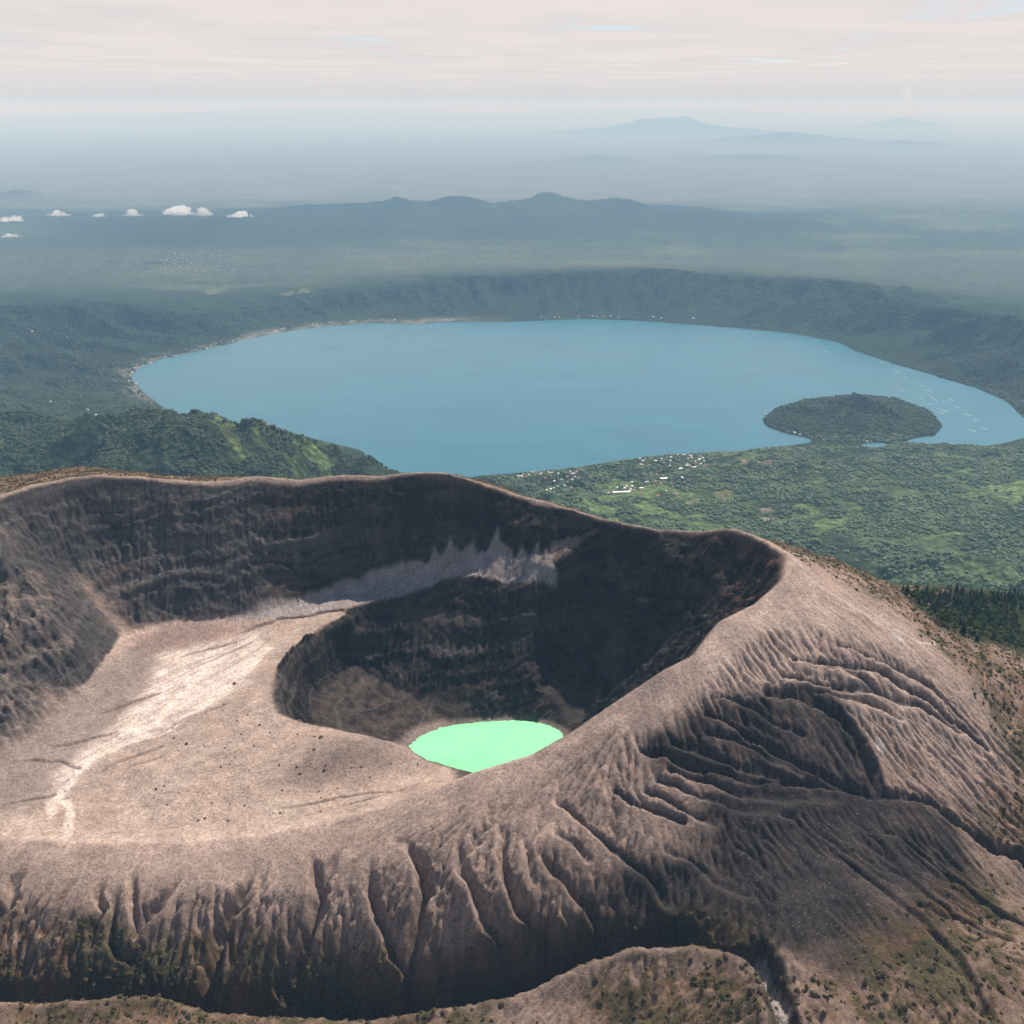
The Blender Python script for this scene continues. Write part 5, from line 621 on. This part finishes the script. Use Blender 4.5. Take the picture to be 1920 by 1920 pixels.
k = RS.rand(len(px)) < cv * 0.22; px, py = px[k], py[k]
sz = 0.6 + 1.5 * RS.rand(len(px)) ** 2.6; scatter('scrub', np.stack([px, py, vzs(px, py) + sz * 0.15], 1), sz, M_SCRUB, 'low brown and green scrub covering the volcano slopes', 'scrub', 2, 0.4, 1.5, (1.15, 1.15, 0.75)); nscrub = len(px)
M_STONE = mat_plain('pumice_stone', (0.22, 0.185, 0.17), 0.9, 0.1, 0.4, 0.6)
px = RS.rand(90000) * 1400 - 600; py = 580 + RS.rand(90000) * 760
fmask = (1 - cover) * (0.25 + sc) * (1 - crater) * (1 - steep); k = (RS.rand(len(px)) < bil(fmask.astype(np.float32), (px - VX0) / DX, (py - VY0) / DX) * 0.5) & (np.abs(px) < .34 * py + 300); px, py = px[k], py[k]
sz = 0.15 + 0.6 * RS.rand(len(px)) ** 6; scatter('stones', np.stack([px, py, vzs(px, py) + sz * 0.2], 1), sz, M_STONE, 'small pale stones strewn over the ash slopes', 'stones', 1, 0.3, 1.2, (1, 0.8, 0.7)); nst = len(px)

M_CROWN = mat_leaf('tree_canopy', (0.024, 0.044, 0.018), (0.085, 0.115, 0.042), (0.040, 0.064, 0.024))
HPTS = [tuple(p) for kk_ in 'abcgh' for p in HOUSES[kk_]] + [tuple(p) for p in BIG]
def forest(n, u0, u1, y0, y1, s0, s1, thr, cond=None):
    yy = np.sqrt(RS.rand(n) * (y1 ** 2 - y0 ** 2) + y0 ** 2); uu = u0 + (u1 - u0) * RS.rand(n); xx = uu * yy; zz = lzs(xx, yy)
    fm = bil(FM.astype(np.float32), (uu - us[0]) / (us[1] - us[0]), np.interp(np.log(yy), lv, ri))
    dens = fbm(xx / 260, yy / 260, 4, 241) + 0.5 * fbm(xx / 60, yy / 60, 2, 243)
    k = (zz > 747) & (fm < 0.4) & (dens > thr)
    for hx, hy in HPTS: k &= (np.abs(xx - hx) > 17) | (yy - hy > 15) | (yy - hy < -45)
    if cond is not None: k &= cond(xx, yy, uu, zz)
    xx, yy, zz = xx[k], yy[k], zz[k]; s = s0 + (s1 - s0) * RS.rand(len(xx)) ** 2.4
    return np.stack([xx, yy, zz + s * 0.45], 1), s
FP = [forest(84000, -0.02, 0.66, 3400, 6500, 3.0, 11.0, -0.10), forest(26000, -0.62, -0.08, 3800, 5400, 4.5, 10, -0.15), forest(9000, 0.22, 0.48, 6350, 7650, 5, 11, -0.6), forest(16000, -0.62, -0.24, 5400, 9500, 6, 11, -0.05), forest(9000, .42, .66, 6400, 9000, 6, 11, -.2)]
M_CROWN2 = mat_leaf('plain_canopy', (0.050, 0.090, 0.046), (0.195, 0.240, 0.110), (0.085, 0.130, 0.060))
scatter('plain_woodland', FP[0][0], FP[0][1], M_CROWN2, 'pale green woodland covering the plain between volcano and lake', 'forest', 2, 0.30, 1.4, (1, 1, 0.85)); FP = FP[1:]
fp = np.concatenate([a for a, b in FP]); fs = np.concatenate([b for a, b in FP])
scatter('forest', fp, fs, M_CROWN, 'far woodland canopy spread around the lake shores', 'forest', 2, 0.30, 1.4, (1, 1, 0.85))
print('scatter', nscrub, nst, len(fp), time.time() - T0)

# ================================================================ single trees of the ridge wood
def leaf_cloud(bm, centre, rad, n, size, rs, squash=1.0):
    for _ in range(n):
        d = Vector((rs.gauss(0, 1), rs.gauss(0, 1), rs.gauss(0, 1))).normalized(); r = (0.55 + 0.45 * rs.random())
        p = centre + Vector((d.x * rad.x * r, d.y * rad.y * r, d.z * rad.z * r))
        q = (d + Vector((rs.uniform(-.6, .6), rs.uniform(-.6, .6), rs.uniform(-.2, .8)))).to_track_quat('Z', 'Y'); s = size * rs.uniform(.6, 1.3)
        vs_ = [bm.verts.new(p + q @ Vector(c)) for c in ((-s, -s * .6, 0), (s * .9, -s * .7, s * .15), (s, s * .6, 0), (-s * .8, s * .8, s * .2))]; bm.faces.new(vs_)
def trunk_mesh(h, r, bend, rs):
    bm = bmesh.new(); prev = None
    for i in range(6):
        t = i / 5; c = Vector((bend * t * t, bend * .5 * math.sin(t * 3), h * t - 0.8 * (1 - t))); rr = r * (1 - .75 * t) * (1.35 if i == 0 else 1)
        ring = [bm.verts.new(c + Vector((math.cos(a * math.pi / 3) * rr, math.sin(a * math.pi / 3) * rr, 0))) for a in range(6)]
        if prev:
            for a in range(6): bm.faces.new((prev[a], prev[(a + 1) % 6], ring[(a + 1) % 6], ring[a]))
        prev = ring
    me = bpy.data.meshes.new('trunk'); bm.to_mesh(me); bm.free(); return me
def conifer(rs, h):
    bm = bmesh.new(); n = 11
    for i in range(n):
        t = i / (n - 1); z = h * (0.16 + 0.84 * t); rr = h * 0.23 * (1 - t) ** 0.85 * rs.uniform(.8, 1.15) + 0.15
        for k in range(9):
            a = k / 9 * 6.283 + i * .7 + rs.uniform(-.25, .25); l = rr * rs.uniform(.65, 1.25); w_ = l * .36 + .18; c = Vector((math.cos(a), math.sin(a), 0)); s_ = Vector((-c.y, c.x, 0))
            p0 = Vector((0, 0, z + l * .22)); p1 = c * l * .6 + s_ * w_ + Vector((0, 0, z + .05 * l)); p2 = c * l + Vector((0, 0, z - l * rs.uniform(.2, .45))); p3 = c * l * .6 - s_ * w_ + Vector((0, 0, z + .05 * l))
            bm.faces.new([bm.verts.new(p) for p in (p0, p1, p2, p3)])
    me = bpy.data.meshes.new('crown'); bm.to_mesh(me); bm.free(); return me
def broad(rs, h):
    bm = bmesh.new()
    for k in range(9):
        a = rs.uniform(0, 6.28); r = h * .2 * rs.random() ** .5; c = Vector((math.cos(a) * r, math.sin(a) * r, h * rs.uniform(.48, .86))); q = h * rs.uniform(.13, .22)
        leaf_cloud(bm, c, Vector((q, q, q * .75)), 34, h * .038, rs)
    me = bpy.data.meshes.new('crown'); bm.to_mesh(me); bm.free(); return me
M_BARK = mat_plain('bark', (0.11, 0.08, 0.06), 0.9, 0.1, 0.3, 2.0)
M_PINE = mat_leaf('pine_needles', (0.018, 0.040, 0.016), (0.034, 0.062, 0.020), (0.024, 0.048, 0.014)); M_BROAD = mat_leaf('broad_leaves', (0.034, 0.066, 0.016), (0.062, 0.100, 0.022), (0.045, 0.085, 0.018))
rs = random.Random(3); pine_v, broad_v = [], []
for i in range(4):
    h = 15; pine_v.append((trunk_mesh(h * .8, .28, rs.uniform(-.3, .3), rs), conifer(rs, h)))
    h = 11; broad_v.append((trunk_mesh(h * .6, .3, rs.uniform(-.6, .6), rs), broad(rs, h)))
for tm, cm in pine_v: tm.materials.append(M_BARK); cm.materials.append(M_PINE)
for tm, cm in broad_v: tm.materials.append(M_BARK); cm.materials.append(M_BROAD)
def plant_tree(x, y, kind):
    tm, cm = rs.choice(pine_v if kind else broad_v); o = bpy.data.objects.new('pine_tree' if kind else 'broadleaf_tree', None); o.empty_display_size = 1; scene.collection.objects.link(o)
    s = rs.uniform(.85, 1.45); o.location = (x, y, vz(x, y) - .2); o.scale = (s * rs.uniform(.9, 1.2),) * 2 + (s,); o.rotation_euler = (0, 0, rs.uniform(0, 6.28))
    for nm, m_ in (('trunk', tm), ('crown', cm)):
        c_ = bpy.data.objects.new(nm, m_); scene.collection.objects.link(c_); c_.parent = o
    if kind: tag(o, None, 'dark green conifer in the wood behind the right slope of the volcano', 'tree', 'conifers of the wood behind the slope')
    else: tag(o, None, 'round green leafy tree in the wood behind the right slope of the volcano', 'tree', 'leafy trees of the wood behind the slope')
ty = sorted(p[1] for p in TREES); cut_y = ty[int(len(ty) * .6)]
for p in TREES: plant_tree(p[0], p[1], rs.random() < (0.75 if p[1] > cut_y else 0.22))

# ---- shrubs one can pick out on the slopes
shr = []
for i in range(4):
    bm = bmesh.new()
    for k in range(6):
        a = rs.uniform(0, 6.28); r = rs.uniform(0, .8); leaf_cloud(bm, Vector((math.cos(a) * r, math.sin(a) * r, rs.uniform(.45, 1.0))), Vector((.65, .65, .5)), 26, .17, rs)
    fm_ = bpy.data.meshes.new('foliage'); bm.to_mesh(fm_); bm.free(); shr.append((trunk_mesh(1.0, .12, .2, rs), fm_))
M_SHRUB = mat_leaf('shrub_leaves', (0.030, 0.036, 0.012), (0.062, 0.055, 0.018), (0.020, 0.026, 0.010))
for tm, fm_ in shr: tm.materials.append(M_BARK); fm_.materials.append(M_SHRUB)
for i, p in enumerate(SHRUB):
    tm, fm_ = rs.choice(shr); o = bpy.data.objects.new('shrub', None); scene.collection.objects.link(o); s = rs.uniform(1.3, 2.7); o.location = (p[0], p[1], vz(*p) - .15); o.scale = (s * 1.15, s * 1.15, s * .9); o.rotation_euler = (0, 0, rs.uniform(0, 6.28))
    for nm, m_ in (('stem', tm), ('foliage', fm_)):
        c_ = bpy.data.objects.new(nm, m_); scene.collection.objects.link(c_); c_.parent = o
    if p[1] < 760 and p[0] > 160: tag(o, None, 'dark olive shrub on the stony slope at lower right', 'shrub', 'shrubs on the lower right slope')
    elif p[0] > 300: tag(o, None, 'dark shrub in the scrub along the right edge of the volcano', 'shrub', 'shrubs along the right edge')
    elif p[0] > 60: tag(o, None, 'dark shrub on the hump below the black ravine', 'shrub', 'shrubs on the hump below the ravine')
    else: tag(o, None, 'dark olive shrub on the gullied slope at lower left', 'shrub', 'shrubs on the lower left slope')

# ---- boulders on the crater terrace
bvar = []; M_ROCK = mat_plain('dark_boulder', (0.085, 0.070, 0.065), 0.9, 0.15, 0.45, 1.2)
for i in range(5):
    bm = bmesh.new(); bmesh.ops.create_icosphere(bm, subdivisions=2, radius=1)
    ax_ = Vector((rs.uniform(.75, 1.25), rs.uniform(.75, 1.2), rs.uniform(.6, .95)))
    pl = [(Vector((rs.gauss(0, 1), rs.gauss(0, 1), rs.gauss(0, 1))).normalized(), rs.uniform(.62, .9)) for _ in range(9)]
    for v in bm.verts:
        for n_, d_ in pl:
            e = v.co.dot(n_) - d_
            if e > 0: v.co -= n_ * e
        v.co = Vector((v.co.x * ax_.x, v.co.y * ax_.y, v.co.z * ax_.z)) * rs.uniform(.95, 1.06)
    m_ = bpy.data.meshes.new('boulder'); bm.to_mesh(m_); bm.free(); m_.materials.append(M_ROCK); bvar.append(m_)
for i, p in enumerate(BOULD):
    o = bpy.data.objects.new('boulder', rs.choice(bvar)); scene.collection.objects.link(o); s = 0.55 + 1.3 * rs.random() ** 2.2
    if i == 105: s = 3.2
    if i in (106, 109): s = 2.2
    o.scale = (s, s, s); o.rotation_euler = (rs.uniform(-.3, .3), rs.uniform(-.3, .3), rs.uniform(0, 6.28)); o.location = (p[0], p[1], vz(*p) + s * .3)
    if i == 105: tag(o, None, 'largest dark boulder, at the lip of the pit above the mound', 'boulder', 'boulders on the crater terrace')
    elif i in (107, 108): tag(o, None, 'dark boulder on the pale right shoulder below the crest path', 'boulder', 'boulders on the shoulder')
    else: tag(o, None, 'dark boulder lying on the pale crater terrace', 'boulder', 'boulders on the crater terrace')

# ================================================================ villages
M_WALLS = [mat_plain('white_plaster', (0.80, 0.77, 0.72), .9, .2, .1, .4), mat_plain('cream_plaster', (0.66, 0.56, 0.44), .9, .2, .1, .4)]
M_ROOFS = [mat_plain('sheet_roof', (0.74, 0.74, 0.75), .45, .4, .15, .4), mat_plain('clay_roof', (0.42, 0.20, 0.13), .85, .2, .25, .6), mat_plain('fibre_roof', (0.60, 0.56, 0.52), .8, .2, .2, .4)]
def house_mesh(w, d, h, rise, wm, rm):
    bm = bmesh.new(); e = .6
    for s in range(1):
        b_ = [bm.verts.new(c) for c in ((-w, -d, -3), (w, -d, -3), (w, d, -3), (-w, d, -3))]; t_ = [bm.verts.new(c) for c in ((-w, -d, h), (w, -d, h), (w, d, h), (-w, d, h))]
        g_ = [bm.verts.new((-w, 0, h + rise * .93)), bm.verts.new((w, 0, h + rise * .93))]
        bm.faces.new((b_[0], b_[1], t_[1], t_[0])); bm.faces.new((b_[2], b_[3], t_[3], t_[2])); bm.faces.new((b_[1], b_[2], t_[2], g_[1], t_[1])); bm.faces.new((b_[3], b_[0], t_[0], g_[0], t_[3]))
    k_ = e * rise / d
    for sgn in (-1, 1):
        c = [(-w - e, sgn * (d + e), h - k_), (w + e, sgn * (d + e), h - k_), (w + e, 0, h + rise), (-w - e, 0, h + rise)]
        lo = [bm.verts.new((x, y, z + .02)) for x, y, z in c]; hi = [bm.verts.new((x, y, z + .27)) for x, y, z in c]
        for a in range(4):
            f = bm.faces.new((lo[a], lo[(a + 1) % 4], hi[(a + 1) % 4], hi[a])); f.material_index = 1
        bm.faces.new(hi).material_index = 1; bm.faces.new(lo[::-1]).material_index = 1
    bmesh.ops.recalc_face_normals(bm, faces=bm.faces[:]); m_ = bpy.data.meshes.new('house'); bm.to_mesh(m_); bm.free(); m_.materials.append(M_WALLS[wm]); m_.materials.append(M_ROOFS[rm]); return m_
hv = [house_mesh(6, 4.5, 3.4, 1.8, 0, 0), house_mesh(7.5, 5, 3.6, 2.2, 0, 2), house_mesh(5, 4, 3.2, 1.7, 1, 1), house_mesh(8, 5, 4.2, 1.6, 0, 0), house_mesh(6, 6, 5.5, 2.2, 0, 1)]
HL = {'a': ('small house with bright roof in the dense village by the lake beyond the far rim', 'houses of the dense lakeside village', 1.0),
      'b': ('small house among trees in the village below the wooded island', 'houses of the village below the island', 1.0),
      'c': ('scattered house by the green fields between the two lake villages', 'houses by the fields', 1.15),
      'd': ('tiny pale building of the far town behind the left caldera rim', 'buildings of the far town', 0.95),
      'e': ('small house on the pale beach of the left lake shore', 'houses along the left lake shore', 1.1),
      'f': ('tiny house at the foot of the far caldera wall', 'houses on the far lake shore', 1.4),
      'g': ('lone house on the wooded slope left of the lake', 'houses on the left wooded slope', 1.1),
      'h': ('small house at the water edge of the wooded island', 'houses on the island shore', 1.0)}
for key, pl in HOUSES.items():
    lab, grp, sc_ = HL[key]; zz = lzs([p[0] for p in pl], [p[1] for p in pl])
    for p, z in zip(pl, zz):
        o = bpy.data.objects.new('house', rs.choice(hv)); scene.collection.objects.link(o); s = sc_ * rs.uniform(.8, 1.25); o.scale = (s, s, s); o.location = (p[0], p[1], max(float(z), 746) + 1.2); o.rotation_euler = (0, 0, rs.choice((0, 1.57)) + rs.uniform(-.35, .35)); tag(o, None, lab, 'house', grp)
for i, p in enumerate(BIG):
    o = put('warehouse', house_mesh((48, 26, 20)[i], 9, 6, 3, 0, 0), None, ('longest white-roofed shed beside the green fields', 'medium white-roofed shed above the long shed', 'white-roofed shed at the edge of the upper village')[i], 'shed'); o.location = (p[0], p[1], float(lzs([p[0]], [p[1]])[0]) + 2); o.rotation_euler = (0, 0, .12)

# ================================================================ boats on the big lake
M_HULL = mat_plain('boat_paint', (0.82, 0.82, 0.80), .4, .5, .05, .5); M_FOAM = mat_plain('wake_foam', (0.45, 0.56, 0.60), .7, .3, .25, .3)
def boat_meshes():
    bm = bmesh.new(); secs = []
    for t in (0, .25, .5, .75, 1):
        w_ = 1.5 * (1 - t ** 2.6) + .03; x = -5 + 11 * t; secs.append([bm.verts.new(c) for c in ((x, -w_, 1.0 + .5 * t), (x, -w_ * .7, -.3), (x, w_ * .7, -.3), (x, w_, 1.0 + .5 * t))])
    for a, b_ in zip(secs, secs[1:]):
        for k in range(3): bm.faces.new((a[k], b_[k], b_[k + 1], a[k + 1]))
        bm.faces.new((a[3], b_[3], b_[0], a[0]))
    bm.faces.new(secs[0]); hull = bpy.data.meshes.new('hull'); bm.to_mesh(hull); bm.free()
    bm = bmesh.new(); bmesh.ops.create_cube(bm, size=1, matrix=Matrix.Translation((-.8, 0, 1.9)) @ Matrix.Diagonal((4, 2.1, 1.7, 1)))
    for v in bm.verts:
        if v.co.z > 2.2: v.co.x = -.8 + (v.co.x + .8) * .75; v.co.y *= .85
    cab = bpy.data.meshes.new('canopy'); bm.to_mesh(cab); bm.free()
    vs_, qs = [], []
    for i in range(14):
        t = i / 13; x = -4 - 40 * t; w_ = 1.0 + 1.8 * t
        for y in (-w_, -w_ * .3, w_ * .3, w_): vs_.append((x, y + math.sin(i) * .3, .12 * (1 - t) + .03))
        if i: a = (i - 1) * 4; qs += [(a + k, a + k + 1, a + k + 5, a + k + 4) for k in range(3)]
    wk = fast_mesh('wake', vs_, qs); hull.materials.append(M_HULL); cab.materials.append(M_HULL); wk.materials.append(M_FOAM); return hull, cab, wk
bh, bc, bw = boat_meshes()
for i, p in enumerate(BOATS):
    o = bpy.data.objects.new('boat', bh); scene.collection.objects.link(o); o.location = (p[0], p[1], 745.1); o.rotation_euler = (0, 0, R(rs.choice((118, 125, 132, 298, 305, 110)) + rs.uniform(-12, 12))); s = rs.uniform(.9, 1.5); o.scale = (s, s, s)
    for nm, m_ in (('canopy', bc), ('wake', bw)):
        c_ = bpy.data.objects.new(nm, m_); scene.collection.objects.link(c_); c_.parent = o
    tag(o, None, 'white motorboat trailing foam on the lake right of the wooded island', 'boat', 'boats running past the island')

# ================================================================ small cumulus clouds
M_CLOUD = bpy.data.materials.new('cloud_vapour'); M_CLOUD.use_nodes = True; t_ = M_CLOUD.node_tree; t_.nodes.clear()
cv_ = N(t_, 'ShaderNodeVolumePrincipled'); cv_.inputs['Color'].default_value = (1, 1, 1, 1); cv_.inputs['Density'].default_value = 0.014; cv_.inputs['Anisotropy'].default_value = 0.2
co_ = N(t_, 'ShaderNodeOutputMaterial'); LK(t_, cv_.outputs[0], co_.inputs['Volume'])
CLB = ['small white cloud at the left edge, the upper of two', 'thin white cloud second in the row from the left edge', 'smallest faint cloud of the row, third from the left edge', 'small puffy cloud left of the largest one', 'largest puffy white cloud of the row', 'round small cloud just right of the largest one', 'flat white cloud touching the end of the far ridge', 'small flat cloud at the left edge, the lower of two', 'thin white streak of cloud above the far ridge', 'faint short streak of cloud above the ridge summit']
for i, (x, y, z, w_, h_) in enumerate(CLOUD):
    w_, h_ = w_ * 0.85, h_ * 0.8
    r2 = random.Random(40 + i); bm = bmesh.new(); n = 26 if h_ > 60 else 14
    for k in range(n):
        t = (k + .5) / n * 2 - 1; env = max(.12, (1 - abs(t) ** 1.7)) * (0.65 + .5 * abs(math.sin(3.1 * t + i * 1.7)))
        cx_ = t * w_ * .5 + r2.uniform(-.04, .04) * w_; hh_ = h_ * env; rr = max(h_ * .14, hh_ * r2.uniform(.28, .52))
        mt_ = Matrix.Translation((cx_, r2.uniform(-.18, .18) * w_, r2.uniform(0, max(0.0, hh_ - rr)))) @ Matrix.Diagonal((r2.uniform(1.0, 1.7), r2.uniform(1, 1.5), r2.uniform(.7, 1), 1))
        bmesh.ops.create_icosphere(bm, subdivisions=3, radius=rr, matrix=mt_)
    for v in bm.verts:
        nn = mathutils.noise.fractal(v.co / (h_ * .22), 0.9, 2.1, 4); v.co += v.co.normalized() * 0 + Vector((nn, nn * .6, nn * .8)) * h_ * .085
        if v.co.z < -h_ * .06: v.co.z = -h_ * .06 + (v.co.z + h_ * .06) * .2
    m_ = bpy.data.meshes.new('cloud'); bm.to_mesh(m_); bm.free()
    for p_ in m_.polygons: p_.use_smooth = True
    o = put('cloud', m_, None, CLB[i], 'cloud', 'small clouds over the plain', mats=[M_CLOUD]); o.location = (x, y, z)

# ================================================================ haze
bm = bmesh.new(); bmesh.ops.create_cube(bm, size=1, matrix=Matrix.Translation((0, 170000, 1455)) @ Matrix.Diagonal((700000, 345000, 3110, 1)))
m_ = bpy.data.meshes.new('haze'); bm.to_mesh(m_); bm.free()
M_HAZE = bpy.data.materials.new('haze_air'); M_HAZE.use_nodes = True; t = M_HAZE.node_tree; t.nodes.clear()
pv = N(t, 'ShaderNodeVolumePrincipled'); pv.inputs['Color'].default_value = (0.40, 0.69, 1.0, 1); pv.inputs['Absorption Color'].default_value = (1, 1, 1, 1); pv.inputs['Density'].default_value = 3.1e-5; pv.inputs['Anisotropy'].default_value = -0.05
mo = N(t, 'ShaderNodeOutputMaterial'); LK(t, pv.outputs[0], mo.inputs['Volume'])
put('haze', m_, 'stuff', 'pale blue haze filling the air over the lake and plains', 'haze', mats=[M_HAZE])
print('done', time.time() - T0)
